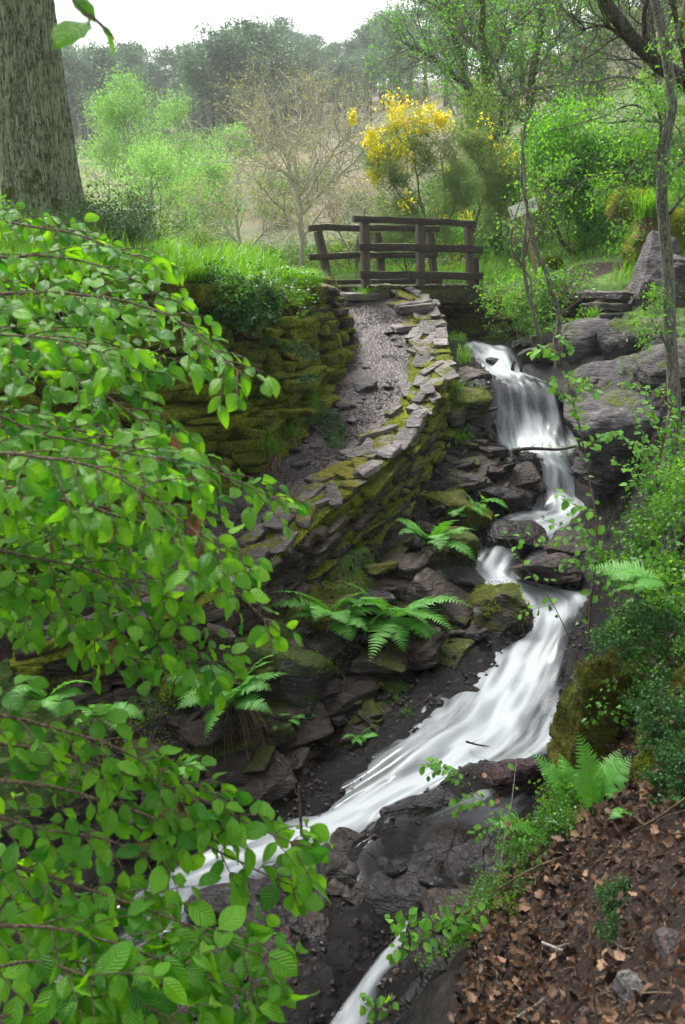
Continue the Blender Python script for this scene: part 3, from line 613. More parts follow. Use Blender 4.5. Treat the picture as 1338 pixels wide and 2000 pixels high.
# edge capstones (outer side), then inner ones
for lane, (off, dd) in enumerate(((.80, .20), (.46, .18), (.13, .17))):
    s = .05 + .1 * lane
    while s < Lp[-1] - .02:
        near = s < Lp[-1] * .42; l = rng.uniform(.17, .42)
        k = (s + l / 2) / Lp[-1]; i = int(np.clip(k * (n - 1), 1, n - 2)); a, b = A_[i], B_[i]; c = a * (1 - off) + b * off
        tv = nrm(B_[i + 1] - B_[i - 1]); o_ = nrm(b - a); wd = np.linalg.norm(b - a)
        th = rng.uniform(.035, .075); skip = rng.rand() < (.05 if lane == 0 else .14)
        if not skip and nc < 100:
            c = c + [0, 0, th * .5 + rng.uniform(-.01, .02)] + o_ * rng.normal() * .03
            mb = MB(); V, F = stone(c, (l * 1.0, wd * (dd * 2 + rng.uniform(-.08, .16)), th), frame(tv, o_) @ euler(rng.normal() * .09, rng.normal() * .07, rng.normal() * .3), rng, 14, rng.choice([6, 10, 16]), .34, .06, strata=.05, cuts=2)
            mb.add(V, F, tone=rng.normal() * .55 - .05, moss=-.16 + .22 * rng.rand() + (.06 if lane else 0)); mb.build('coping_stone', M['coping'], t, smooth=True); nc += 1
        s += l * .98
# big end stones by the bridge
for (px, py, Y, w_, d_, h_, rz) in ((800, 598, 11.75, .50, .42, .13, .2), (822, 604, 11.5, .42, .34, .12, -.5), (790, 640, 11.1, .3, .3, .08, .3)):
    c = W(px, py, Y); V, F = stone(c, (w_, d_, h_), euler(.05, -.1, rz), rng, 14, 9, .2, .05, strata=.05); mb = MB(); mb.add(V, F, tone=.4, moss=.0); mb.build('coping_stone', M['coping'], t)
# retaining wall
t = empty('retaining_wall', (ret[5][0], ret[5][1], ret[5][2]), 'tall battered dry stone retaining wall thick with moss left of the path', 'stone wall')
P = spline(np.vstack([ret, [-.12, 12.5, -.3]]), 140); base = P.copy(); sb = np.interp(P[:, 1], [5, 8, 9.5, 11, 12.5], [.34, .34, .30, .18, .05])
inw = nrm(np.stack([-np.gradient(P[:, 1]), np.gradient(P[:, 0]), 0 * P[:, 0]], -1))
topz = height(P[:, 0] + inw[:, 0] * .75, P[:, 1] + inw[:, 1] * .75, False); zb = base[:, 2] - .06
P = P + inw * sb[:, None]; P[:, 2] = topz + .02
mb = MB()
courses(mb, P, zb, rng, 0.0 + sb / np.maximum(P[:, 2] - zb, .2), (.045, .155), (.10, .46), .30, moss=lambda c: -.12 + .55 * ss(-c[2], .35, 1.1) + .3 * fbm(c * .9 + 5, 2) - .25 * ss(c[1], 9, 11), tone=.6, out=.042, jit=.28)
Pt = P + [0, 0, .03]
courses(mb, Pt + inw * .12, Pt[:, 2] - .05, rng, 0, (.05, .10), (.15, .40), .34, moss=lambda c: -.05)
mb.build('stonework', M['wall'], t); moss_tufts(mb.V, 110000, rng, -.02, parent=t, out=(.3, -.4, 0))
# wall beyond the stream under the bridge, running on to the right
t = empty('abutment_wall', (2.4, 12.75, -1.0), 'old red brown stone wall behind the upper pool, partly under the footbridge', 'stone wall')
P = np.array([(*far[i], 0) for i in (7, 6, 5, 4, 3, 2)])[::-1]; P = spline(P[:, :3], 80); P[:, 2] = np.interp(P[:, 0], [1, 1.8, 2.4, 3.1, 3.4, 4.6], [-.46, -.44, -.36, -.35, -.28, -.28])
zb = height(P[:, 0] + .1, P[:, 1] - .25) - .08
mb = MB(); courses(mb, P, np.minimum(zb, -1.05), rng, .04, (.06, .13), (.14, .38), .26, moss=lambda c: -.05 - .25 * ss(c[0], 2.8, 3.2), tone=.55)
mb.build('stonework', M['wall'], t); moss_tufts(mb.V, 20000, rng, .0, parent=t)
for (px, py, Y, w_, h_) in ((1128, 577, 11.85, .34, .12), (1165, 577, 11.6, .32, .10), (1203, 577, 11.4, .34, .11), (1190, 599, 11.35, .42, .10), (1200, 616, 11.3, .34, .09), (1180, 632, 11.25, .2, .12), (1207, 634, 11.2, .18, .12), (1160, 600, 11.5, .26, .10)):
    V, F = stone(W(px, py, Y), (w_, .3, h_), euler(0, 0, -.72) @ euler(rng.normal() * .05, rng.normal() * .05, 0), rng, 14, 9, .16, .05, strata=.04); mb = MB(); mb.add(V, F, tone=.1 + .3 * rng.rand(), moss=-.1); mb.build('coping_stone', M['rockgrey'], t)

# ---------------------------------------------------------------- footbridge
fb = empty('footbridge', tuple(W(800, 575, 12.6)), 'dark weathered timber footbridge with two mossy three-rail railings', 'footbridge')
def beam(name, a, b, wd, ht, mat, up=(0, 0, 1), parent=fb, seed=0, roll=0., n=9):
    a, b = np.array(a, float), np.array(b, float); x = nrm(b - a); up = np.array(up, float); y = nrm(np.cross(up, x)); z = np.cross(x, y)
    r = np.random.RandomState(seed + int(abs(a[0]) * 97) % 1000); prof = np.array([(-1, -1), (0, -1.02), (1, -1), (1.02, 0), (1, 1), (0, 1.02), (-1, 1), (-1.02, 0)], float)
    prof[[0, 2, 4, 6]] *= .93; V = []; uv = []; s = np.linspace(0, 1, n); L = np.linalg.norm(b - a)
    pr2 = np.concatenate([prof[:1], prof[0:1] * 1.0, prof[1:]])
    for i, q in enumerate(s):
        c = a + (b - a) * q + np.array([0, 0, 1]) * .006 * r.normal()
        k = 1 if 0 < i < n - 1 else .96
        for j, pp in enumerate(prof):
            V.append(c + (y * pp[0] * wd / 2 + z * pp[1] * ht / 2) * k * (1 + .03 * r.normal())); uv.append((q * L + seed * .37, j * .05 + seed * .13))
    m = len(prof); F = [grid_faces(n, m, close=True), np.array([[0, 3, 2, 1], [0, 5, 4, 3], [0, 7, 6, 5]])]
    e = (n - 1) * m; F = [F[0][:, ::-1], np.vstack([F[1][:, ::-1], (np.array([[0, 1, 2, 3], [0, 3, 4, 5], [0, 5, 6, 7]]) + e)[:, ::-1]])]
    mb = MB(); mb.add(np.array(V), F, np.array(uv)); o = mb.build(name, mat, parent, smooth=False)
    return o
nl, nr, fl, fr = (705, 12.0), (918, 12.85), (622, 12.75), (842, 13.6)
def lerp(a, b, t): return a + (b - a) * t
def bp(px, py, ref, off=0.):  # point of a railing plane at a picture column
    (p0, Y0), (p1, Y1) = ref; iv = lerp(1 / Y0, 1 / Y1, (px - p0) / (p1 - p0)); return W(px, py, 1 / iv + off)
N_, F_ = (nl, nr), (fl, fr)
for i, (a, b, nm) in enumerate((((690, 427), (929, 437), 'top_rail'), ((700, 483), (941, 487), 'middle_rail'), ((704, 537.5), (942, 538.5), 'lower_rail'))):
    beam(nm, bp(*a, N_, -.06), bp(*b, N_, -.06), .055, .10 if i else .085, M['wood'], seed=i)
for i, (a, b, nm) in enumerate((((603, 445), (857, 447), 'top_rail'), ((604, 501), (853, 497), 'middle_rail'), ((614, 555), (862, 548), 'lower_rail'))):
    beam(nm, bp(*a, F_, .06 if i == 3 else -.06), bp(*b, F_, -.06), .055, .085, M['wood'], seed=i + 5)
for i, (a, b) in enumerate((((712, 428), (714, 560)), ((820, 431), (822, 586)), ((914, 436), (920, 572)))):
    beam('post', bp(*b, N_), bp(*a, N_), .095, .10, M['postwood'], up=(.9, .43, 0), seed=i + 10)
for i, (a, b, o_) in enumerate((((621, 452), (645, 568), .12), ((736, 453), (749, 566), .08), ((839, 455), (850, 560), .06))):
    beam('post', bp(*b, F_), bp(*a, F_, o_), .11 if i == 0 else .095, .10, M['postwood'], up=(.9, .43, 0), seed=i + 20)
beam('post', bp(929, 580, N_, .05), bp(927, 503, N_, .05), .09, .09, M['wood'], up=(.9, .43, 0), seed=31)
a, b, c, d = bp(722, 572, N_, -.02), bp(928, 571, N_, -.02), bp(640, 563, F_, 0), bp(862, 561, F_, 0)
nb = nrm(b - a); nb[2] = 0
beam('side_beam', a + [0, 0, -.05], b + [0, 0, -.05] + nb * .1, .09, .20, M['deckwood'], seed=40, n=14)
beam('side_beam', c + [0, 0, -.12], d + [0, 0, -.12] + nb * .2, .09, .20, M['deckwood'], seed=41, n=14)
ax_ = b - a; ln = np.linalg.norm(ax_); k = 0; s = .0
while s < ln + .05:
    p0 = a + nrm(ax_) * s; p1 = c + (d - c) * (s / ln); p0 = p0 + nrm(p0 - p1) * .04; p0[2] = p1[2] = a[2] + .072
    beam('deck_plank', p0, p1, .12, .035, M['deckwood'], seed=50 + k, n=4); s += .135; k += 1
beam('kerb_board', bp(742, 560, N_, -.03), bp(905, 562, N_, -.03), .05, .05, M['wood'], seed=77)
# stepping slab at the head of the path
c = W(690, 580, 12.0); V, F = stone(c + [0, 0, .0], (.62, .36, .10), euler(0, 0, .35), rng, 14, 8, .15, .04); mb = MB(); mb.add(V, F, tone=.5, moss=-.4)
o = mb.build('step_stone', M['coping'], loc=c); tag(o, 'pale flat step stone where the path meets the footbridge', 'stone step')

# ---------------------------------------------------------------- boulders and rocks, each a thing of its own
def rock(name, label, px, py, Y, wpx, hpx, dep, rot, mat, seed, cat='rock', group=None, n=40, p=4, jit=.28, rough=.07, strata=.10, cuts=4, moss=0., wet=0., tone=0.):
    c = W(px, py, Y); t_ = Y / (math.cos(PITCH) + (1000 - py) / FPX * math.sin(PITCH)); k = t_ / FPX
    r = np.random.RandomState(seed); V, F = stone(c, (wpx * k, dep, hpx * k), euler(*rot), r, n, p, jit, rough, strata, cuts)
    lo = V[:, 2].min(); mb = MB(); zc = (V[:, 2] - c[2]) / max(hpx * k, .01)
    mb.add(V, F, moss=moss, wet=np.clip(wet + np.where(wet > 0, -zc * .4, 0), 0, 1), tone=tone)
    o = mb.build(name, M[mat], loc=(c[0], c[1], lo))
    if mat in ('mossrock', 'brightmoss'): moss_tufts(V, 16000 if Y < 5 else 5000, r, -.08 if mat == 'mossrock' else -.25, (.006, .016) if Y < 5 else (.02, .05), o, out=(0, -.3, 0), f=3, mat='mossdark' if mat == 'mossrock' else 'mosstuft')
    if mat in ('face', 'brownrock', 'rock') and moss > .1 or mat == 'face': moss_tufts(V, 6000, r, .05, (.010, .022), o, f=2.5)
    return tag(o, label, cat, group)
rock('boulder', 'long striated brown slab jutting right below the first waterfall pool', 978, 938, 9.15, 160, 56, .75, (.15, .38, -.5), 'brownrock', 3, p=7, jit=.18, strata=.16, rough=.05, cuts=3, wet=.5, tone=-.3)
rock('boulder', 'small dark slab overlapping the striated brown slab', 935, 912, 9.2, 90, 34, .5, (.1, -.3, -.3), 'rock', 4, strata=.14, cuts=2, tone=-.1)
rock('boulder', 'flat purple grey slab left of the upper cascade', 918, 738, 10.5, 66, 36, .5, (0, .05, .1), 'brownrock', 5, p=8, jit=.15, strata=.15, cuts=1, tone=.35)
rock('boulder', 'pale fissured block on the grassy bank left of the waterfall', 928, 850, 9.6, 54, 44, .35, (.1, .2, .2), 'rockgrey', 6, strata=.14, cuts=3)
rock('boulder', 'small pale slab among grass above the fissured block', 890, 812, 9.5, 40, 28, .3, (.1, -.3, .3), 'rockgrey', 7, strata=.14, cuts=2, tone=.3)
rock('boulder', 'mossy dark boulder at the left foot of the waterfall', 915, 805, 9.75, 80, 86, .5, (.2, .1, .2), 'rock', 8, moss=.35, tone=-.5, wet=.4)
rock('boulder', 'black wet rock in the gap under the striated slab', 960, 985, 8.75, 120, 80, .5, (0, 0, .2), 'wetrock', 9, tone=-.5)
rock('boulder', 'thin pale ledge stone below the moss bank', 905, 935, 8.75, 90, 26, .35, (.1, .1, .1), 'rock', 10, strata=.15, cuts=1, tone=.35)
rock('boulder', 'dark mossy ledge left of the lower fall', 880, 985, 8.25, 150, 55, .5, (.1, .15, -.1), 'rock', 11, strata=.14, moss=.3, wet=.2, tone=-.4)
rock('boulder', 'rounded wet boulder the water swirls over', 1005, 1050, 8.02, 130, 62, .55, (0, 0, .1), 'wetrock', 12, p=2.6, jit=.1, strata=.04, cuts=1, rough=.05, tone=.3)
rock('boulder', 'long dark slab crossing the water right of the swirl', 1140, 1045, 7.75, 130, 32, .3, (0, -.28, -.2), 'wetrock', 13, p=8, strata=.12, cuts=1, tone=-.3)
rock('boulder', 'low brown boulder splitting the stream right of centre', 1072, 1110, 7.2, 125, 42, .45, (0, .05, 0), 'brownrock', 14, strata=.12, cuts=2, wet=.5, tone=-.3)
rock('boulder', 'big leaning brown slab at the water edge beside the ferns', 866, 1176, 6.75, 142, 40, .40, (.25, .50, -.25), 'brownrock', 15, p=9, jit=.12, strata=.03, rough=.03, cuts=2, wet=.15, tone=-.1)
rock('boulder', 'striped brown boulder with mossy top beside the white rapids', 975, 1188, 6.62, 98, 78, .45, (.1, .15, .2), 'brownrock', 16, p=5, strata=.12, cuts=3, moss=.25, wet=.45, tone=-.3)
rock('boulder', 'wet black slab above the leaning brown slab', 892, 1128, 7.1, 110, 40, .45, (.1, .15, 0), 'wetrock', 17, strata=.12, cuts=2)
rock('boulder', 'small wet rock at the left tip of the swirl', 905, 1100, 7.45, 48, 22, .2, (0, .1, 0), 'wetrock', 18, n=14)
rock('boulder', 'mossy lump left of the swirling pool', 890, 1070, 7.6, 80, 75, .35, (0, .1, 0), 'rock', 19, moss=.45, tone=-.3)
rock('boulder', 'large square-faced rock with pale lichen under the parapet wall', 555, 1318, 5.85, 165, 112, .5, (-.25, .22, -.35), 'face', 20, p=9, jit=.16, strata=.07, cuts=2, rough=.05)
rock('boulder', 'grey flat-faced rock left of the lichened rock', 448, 1290, 5.85, 80, 80, .3, (-.3, .2, .2), 'face', 21, p=7, strata=.06, cuts=2, tone=.1)
rock('boulder', 'purple stone behind the hanging dead grass', 372, 1340, 5.6, 90, 55, .3, (-.2, .3, .2), 'face', 22, p=7, cuts=2, tone=-.1)
rock('boulder', 'tall moss-covered rock standing at the right edge of the rapids', 1168, 1420, 3.85, 160, 340, .34, (.1, .14, -.25), 'mossrock', 23, p=4, jit=.26, strata=.09, rough=.08, cuts=5, moss=-.30)
rock('boulder', 'bright green mossy rock stump at the lower right', 1272, 1560, 3.05, 80, 165, .2, (.05, .06, .1), 'brightmoss', 24, p=3, jit=.14, strata=.03, cuts=2, moss=-.15)
rock('boulder', 'mossy bank rock at the right edge above the stump', 1345, 1420, 3.3, 130, 270, .35, (.0, .35, .1), 'mossrock', 25, p=3.4, moss=.0, strata=.03)
rock('boulder', 'reddish wet rock breaking the foot of the rapids', 1008, 1512, 4.72, 120, 62, .26, (0, -.15, .1), 'redrock', 26, p=3.2, jit=.2, strata=.05)
rock('boulder', 'long dark wet rock dividing the two lower streams', 815, 1578, 4.62, 165, 40, .22, (0, -.25, .15), 'wetrock', 27, p=3.2, strata=.06)
rock('boulder', 'broad wet bedrock hump under the thin water', 800, 1705, 4.22, 300, 62, .62, (.16, -.1, .1), 'wetrock', 28, p=2.8, jit=.12, strata=.06, rough=.06, cuts=2, tone=.4)
rock('boulder', 'dark wet rock in the shallows right of the bedrock hump', 945, 1720, 3.95, 150, 40, .5, (.1, 0, .3), 'wetrock', 29, p=3, strata=.08, tone=.5)
rock('boulder', 'smooth dark rock under the lower left stream', 462, 1752, 4.28, 200, 30, .28, (0, -.12, .1), 'wetrock', 30, p=2.8, strata=.03, cuts=1, rough=.03)
rock('boulder', 'wet ledge between lower stream and little fall', 560, 1830, 4.05, 230, 40, .5, (.1, .05, 0), 'wetrock', 31, p=3, strata=.1, tone=.3)
rock('boulder', 'dark wet shelf under the overhanging beech leaves', 470, 1960, 3.6, 300, 50, .5, (.1, 0, 0), 'wetrock', 32, p=3, strata=.1, tone=.1)
rock('boulder', 'purple wet flake of stone lying on the ledge', 588, 1830, 3.92, 72, 26, .12, (.25, -.12, .2), 'redrock', 33, p=6, n=14, strata=.1, tone=.8)
rock('boulder', 'wet shelf left of the little bottom fall', 655, 1862, 3.85, 110, 44, .4, (.1, 0, .3), 'wetrock', 34, p=3, strata=.1, tone=.3)
rock('boulder', 'dark rock right of the little bottom fall', 865, 1850, 3.6, 110, 50, .3, (.2, .2, .3), 'wetrock', 35, p=3, strata=.1, tone=.2)
rock('boulder', 'big purple grey boulder right of the lower fall', 1215, 868, 8.1, 215, 175, .8, (.1, -.15, .3), 'rockgrey', 36, p=4, strata=.05, cuts=5, tone=-.45, moss=-.1)
rock('boulder', 'dark boulder wedged beside the pool at the foot of the waterfall', 1165, 885, 9.1, 80, 80, .4, (.2, 0, .4), 'rock', 37, cuts=4, tone=-.3, wet=.3)
rock('boulder', 'lower dark boulder under the big purple grey one', 1195, 935, 7.9, 130, 80, .5, (.2, .3, .4), 'rock', 38, cuts=4, tone=-.2)
rock('boulder', 'smooth rounded grey rock below the stacked stones', 1155, 672, 10.75, 130, 85, .8, (.1, -.15, .2), 'rockgrey', 39, p=3, jit=.15, strata=.03, cuts=3, tone=-.2)
rock('boulder', 'broad smooth grey rock behind the slender tree', 1245, 668, 10.3, 140, 105, .8, (.2, -.2, .2), 'rockgrey', 40, p=3.2, jit=.15, strata=.03, cuts=3, tone=-.15)
rock('rock_slab', 'tall leaning grey slab with ribbed face on the right slope', 1270, 548, 11.6, 78, 190, .5, (-.25, .28, -.15), 'rockgrey', 41, p=6, jit=.15, strata=.03, cuts=3, tone=-.05, moss=-.3)
rock('rock_slab', 'narrow grey slab beside the tall leaning slab', 1312, 570, 11.2, 45, 130, .4, (-.2, .25, .1), 'rockgrey', 42, p=6, cuts=2, tone=-.3)
rock('outcrop', 'ribbed bedrock outcrop rising right of the main waterfall', 1240, 748, 9.7, 250, 110, 1.1, (.15, -.28, .2), 'rockgrey', 43, p=3, jit=.2, strata=.10, cuts=4, rough=.09, tone=-.5, n=26)
rock('outcrop', 'ribbed ledge between waterfall and the outcrop', 1165, 775, 9.75, 110, 100, .6, (.2, -.5, .3), 'rockgrey', 44, p=3, strata=.12, cuts=3, rough=.08, tone=-.6, wet=.25)
rock('outcrop', 'grey rock mass behind the slender tree trunk foot', 1330, 740, 8.8, 150, 130, .9, (.1, -.2, .1), 'rockgrey', 45, p=3, strata=.08, rough=.08, tone=-.4)
rock('outcrop', 'lumpy ribbed rock at the top of the upper cascade right side', 1060, 705, 11.0, 90, 60, .5, (.1, -.2, .2), 'rock', 46, p=3, strata=.12, tone=.1)
rock('boulder', 'golden mossy boulder on the slope left of the grass tussock', 1228, 408, 13.2, 74, 62, .6, (0, .15, .2), 'brightmoss', 47, p=3, strata=.02, cuts=3)
rock('boulder', 'mossy rock wall under the grass tussock', 1268, 468, 12.8, 80, 120, .6, (0, .1, .2), 'brightmoss', 48, p=3.4, strata=.06, cuts=4, moss=-.35)
rock('boulder', 'moss cushion rock on the hillside above the slab', 1325, 470, 12.6, 60, 120, .5, (0, .1, .2), 'brightmoss', 49, p=3.2, moss=-.2)
rock('boulder', 'small mossy stone on the path side slope', 1075, 520, 13.8, 34, 24, .3, (0, 0, .2), 'brightmoss', 50, n=14)
rock('boulder', 'yellowish moss lump high on the right hillside', 1178, 300, 16.5, 36, 40, .5, (0, 0, .2), 'brightmoss', 51, n=14)
rock('stone', 'grey rounded stone sunk in the leaf litter at bottom right', 1245, 1945, 1.76, 80, 60, .10, (.1, .3, .3), 'rock', 52, p=3, jit=.16, strata=.02, cuts=3, tone=.2, moss=-.1)
rock('stone', 'purple flat stone in the soil at the right edge', 1325, 1858, 1.90, 90, 50, .12, (.1, .3, .1), 'rock', 53, p=4, jit=.16, strata=.02, cuts=2, tone=.4, moss=-.3)
rock('stone', 'orange brown stone in the foot of the parapet wall', 430, 1240, 5.72, 55, 30, .12, (0, .3, .0), 'brownrock', 54, n=14, p=6, cuts=1, tone=1.)
rock('stone', 'flat grey slab half buried in the gravel path', 712, 755, 9.55, 44, 18, .35, (.1, -.35, .3), 'rock', 55, n=14, p=7, cuts=1, tone=.5, moss=-.3)
rock('stone', 'dark wet rock at the upper pool rim', 1030, 680, 11.75, 80, 26, .35, (0, 0, .1), 'wetrock', 56, strata=.1, tone=.6)
rock('stone', 'wet stone inside the small upper cascade', 975, 712, 11.05, 50, 26, .2, (0, 0, .1), 'wetrock', 57, n=14)
# jumble of small stones on the left bank and stream edges
r_ = np.random.RandomState(77); cnt = 0
while cnt < 210:
    x, y = r_.uniform(-1.4, 2.2), r_.uniform(4.6, 10.8); d = float(stream_d(np.array([x]), np.array([y]))[0]); sp = float(sdist(np.array([x]), np.array([y]), parp)[0])
    if sp > -.22 or d > (1.0 if cnt < 110 else .45) or d < (.10 if cnt < 110 else .03) or x > .35 * (y - 4.5) + 1.0: continue
    s_ = r_.uniform(.06, .20); s_ *= 1.9 if cnt % 3 == 0 else 1; c = np.array([x, y, H(x, y) - .01]); V, F = stone(c, (s_ * 1.7, s_, s_ * .38), euler(.2 + r_.normal() * .15, -.15 + r_.normal() * .15, -.4 + r_.normal() * .6), r_, 14, 8, .3, .06, strata=.08, cuts=2)
    mb = MB(); mb.add(V, F, tone=r_.normal() * .5 - .25, moss=r_.uniform(-.5, .45), wet=max(0, .8 - d)); o = mb.build('stone', M[['brownrock', 'rock', 'rock'][cnt % 3]], loc=c)
    tag(o, 'small loose stone lying on the dark bank between wall and stream', 'stone', 'loose stones on the stream bank'); cnt += 1
# stones on the path
for k in range(26):
    f = r_.rand(); i = int(f * 150) + 25; q = r_.rand(); x = pl[i, 0] * (1 - q) + pr[i, 0] * q; y = pl[i, 1] * (1 - q) + pr[i, 1] * q; s_ = r_.uniform(.04, .13)
    c = np.array([x, y, float(FB(x, y)) + .025]); V, F = stone(c, (s_ * 1.5, s_, s_ * .35), euler(r_.normal() * .1, r_.normal() * .1, r_.uniform(0, 3)), r_, 6, 6, .3, .05)
    mb = MB(); mb.add(V, F, tone=.2 + r_.normal() * .3, moss=-.8); tag(mb.build('stone', M['rock'], loc=c), 'small flat stone bedded in the gravel path', 'stone', 'stones bedded in the path')

PEB = (np.array([(0, 0, -.3), (.5, 0, 0), (.1, .42, .05), (-.5, .1, 0), (-.1, -.45, 0), (.05, .05, .32)]), np.array([(0, 2, 1), (0, 3, 2), (0, 4, 3), (0, 1, 4), (5, 1, 2), (5, 2, 3), (5, 3, 4), (5, 4, 1)]), np.zeros((6, 2)))
def pebbles(name, x, y, z, size, mat, n_=.3):
    n = len(x); mb = MB(); leaves(mb, PEB, np.stack([x, y, z], -1), rdir(rng, n, 0, .2), rdir(rng, n, 2.5), size, np.clip(rng.normal(size=n) * .6, -1, 1)); o = mb.build(name, M[mat], smooth=False); return tag(o, kind='stuff')
n = 9000; i = rng.randint(15, 199, n); q = rng.uniform(-.1, 1.15, n); x = pl[i, 0] * (1 - q) + pr[i, 0] * q + rng.normal(size=n) * .03; y = pl[i, 1] * (1 - q) + pr[i, 1] * q + rng.normal(size=n) * .03
pebbles('gravel', x, y, FB(x, y) + .024, rng.uniform(.008, .028, n) ** 1.0, 'pebble')
n = 16000; x = rng.uniform(-1.8, 2.2, n); y = rng.uniform(3.0, 11, n); mk = (sdist(x, y, parp) < -.1) & (litter(x, y) < .5) & (x < .32 * (y - 3) + .9) & (rng.rand(n) < .3 + .9 * (fbm(np.stack([x, y, 0 * x], -1) * 2.2, 3) > 0)); x, y = x[mk], y[mk]
pebbles('bank_gravel', x, y, height(x, y) + .004, rng.uniform(.012, .05, len(x)), 'wetpebble')
cnt = 0
while cnt < 120:
    px, py = rng.uniform(330, 930), rng.uniform(1690, 2040); Y = float(np.interp(py, [1690, 2040], [4.35, 3.2])) - .0006 * (px - 600); x = W(px, py, Y)[0]; y = Y
    if float(litter(np.array([x]), np.array([y]))[0]) > .3 or (float(quadtest(snL[5:], snR[5:], np.array([x]), np.array([y]))[0]) < .04): continue
    s_ = rng.uniform(.05, .16) * (1.8 if cnt % 5 == 0 else 1); c = np.array([x, y, H(x, y) - .006]); V, F = stone(c, (s_ * 1.6, s_, s_ * .34), euler(.1 + rng.normal() * .12, rng.normal() * .12, rng.uniform(0, 3)), rng, 14, 5, .3, .07, strata=.06, cuts=2)
    mb = MB(); mb.add(V, F, tone=rng.normal() * .6, moss=-.6, wet=.8); o = mb.build('stone', M[['wetrock', 'wetrock', 'brownrock'][cnt % 3]], loc=c); tag(o, 'flat wet stone lying in the shallow bed at the bottom of the stream', 'stone', 'wet stones in the lower streambed'); cnt += 1
# moss on the bank below the parapet
n = 90000; x = rng.uniform(-1.6, 2.0, n); y = rng.uniform(5.0, 11, n); ds = stream_d(x, y); sp = sdist(x, y, parp); mk = (sp < -.12) & (ds > .22) & (rng.rand(n) < ss(ds, .2, .9)); x, y = x[mk], y[mk]
P = np.stack([x, y, height(x, y)], -1); o = moss_tufts(P, len(P), rng, .0, (.012, .028), name='moss_cover'); tag(o, kind='stuff')
# ---------------------------------------------------------------- leaves, twigs, blades
def tmpl_beech(n=8, w=.62):
    t = np.linspace(0, 1, n); wd = w / 2 * np.sin(PI * t ** .82) ** .8; V = []; uv = []
    for i, a in enumerate(t):
        for v in (-1, -.5, 0, .5, 1):
            zz = .20 * abs(v) * wd[i] * 2 - .10 * a * a - (.018 if i % 2 else -.018) * abs(v) - .05 * v * v
            V.append((a + .10 * abs(v) * wd[i], v * wd[i], zz)); uv.append((a, v))
    return np.array(V), grid_faces(n, 5), np.array(uv)
def tmpl_ovate(w=.8):
    V = [(0, 0, 0), (.25, .36 * w, .06), (.3, 0, 0), (.25, -.36 * w, .06), (.6, .40 * w, .06), (.65, 0, -.02), (.6, -.40 * w, .06), (1, 0, -.1)]
    F = np.array([(0, 2, 1), (0, 3, 2), (1, 2, 5), (1, 5, 4), (2, 3, 6), (2, 6, 5), (4, 5, 7), (5, 6, 7)])[:, ::-1]
    V = np.array(V); return V, F, np.stack([V[:, 0], V[:, 1] * 2], -1)
TB, TO, TC, TN, TPIN = tmpl_beech(), tmpl_ovate(), tmpl_card(.6), tmpl_card(.13), tmpl_card(.42)
def tmpl_pinna(n=9):
    V = [(0, 0, 0)]; F = []
    for i in range(n):
        a, b = i / n, (i + 1) / n; w = .145 * (1 - a ** 1.8) + .02; o = len(V)
        V += [(a, 0, .02 - .16 * a * a), (b, 0, .02 - .16 * b * b)]
        for sg in (-1, 1):
            p = len(V); V += [(a + .06 / n, sg * .012, .02 - .16 * a * a), (a + .55 / n, sg * w, -.02 - .16 * a * a), (a + 1.15 / n, sg * w * .82, -.02 - .16 * b * b), (b + .02 / n, sg * .02, .02 - .16 * b * b)]
            q = [(o, p, p + 1), (o, p + 1, p + 2), (o, p + 2, o + 1)]; F += q if sg < 0 else [x[::-1] for x in q]
    V = np.array(V); return V, np.array(F), V[:, :2]
TPN = tmpl_pinna()
def warp(T, w, curl, tw, seed):
    V = T[0].copy(); V[:, 1] *= w; V[:, 2] += curl * (V[:, 0] ** 2) + tw * V[:, 1] * V[:, 0]; V[:, 2] += .05 * fbm(V * 3 + seed, 2); V[:, 1] += .06 * V[:, 0] ** 2 * math.sin(seed * 2.3); return V, T[1], T[2]
TBS = [warp(TB, 1.0, 0, 0, 1), warp(TB, .85, -.22, .5, 2), warp(TB, 1.12, .12, -.4, 3), warp(TB, .78, -.38, -.6, 4)]
def litter_t():
    V, F, U = tmpl_beech(7, .7); V = V.copy(); V[:, 2] += .35 * (V[:, 0] - .5) ** 2 + .5 * V[:, 1] ** 2; o = np.array([1 + .22 * (-1) ** (i // 5) * (i % 5 in (0, 4)) for i in range(len(V))]); V[:, 1] *= o; return V, F, U
TL = litter_t(); TLS = [warp(TL, .8, .2, .8, 1), warp(TL, .6, .9, -.6, 2), warp(TBS[0], .9, -.7, 1., 3), warp(TL, 1.0, .6, 1.4, 4)]
def blades(mb, P, h, D, w=.004, rng=None, curve=1.):
    """grass blades: base points P, heights h, horizontal lean D"""
    n = len(P); P = np.asarray(P, float); h = np.broadcast_to(h, (n,)); S_ = nrm(np.stack([-D[:, 1], D[:, 0], 0 * h], -1) + 1e-4) if n else 0
    w = np.broadcast_to(w, (n,)); V = []
    for t, ww in ((0, 1), (.4, .9), (.75, .6)):
        c = P + D * (h * t ** 1.8 * curve)[:, None] + np.array([0, 0, 1]) * (h * (t - .28 * t * t * np.minimum(1, np.linalg.norm(D, axis=1))))[:, None]
        V += [c - S_ * (w * ww / 2)[:, None], c + S_ * (w * ww / 2)[:, None]]
    V.append(P + D * (h * curve)[:, None] + np.array([0, 0, 1]) * (h * (1 - .42 * np.minimum(1.3, np.linalg.norm(D, axis=1))))[:, None])
    V = np.stack(V, 1); o = (np.arange(n) * 7)[:, None, None]
    q = (np.array([(0, 1, 3, 2), (2, 3, 5, 4)])[None] + o).reshape(-1, 4); t3 = (np.array([(4, 5, 6)])[None] + o).reshape(-1, 3)
    tone = (rng or np.random.RandomState(1)).uniform(-1, 1, n); mb.add(V.reshape(-1, 3), [t3, q], tone=np.repeat(tone, 7))
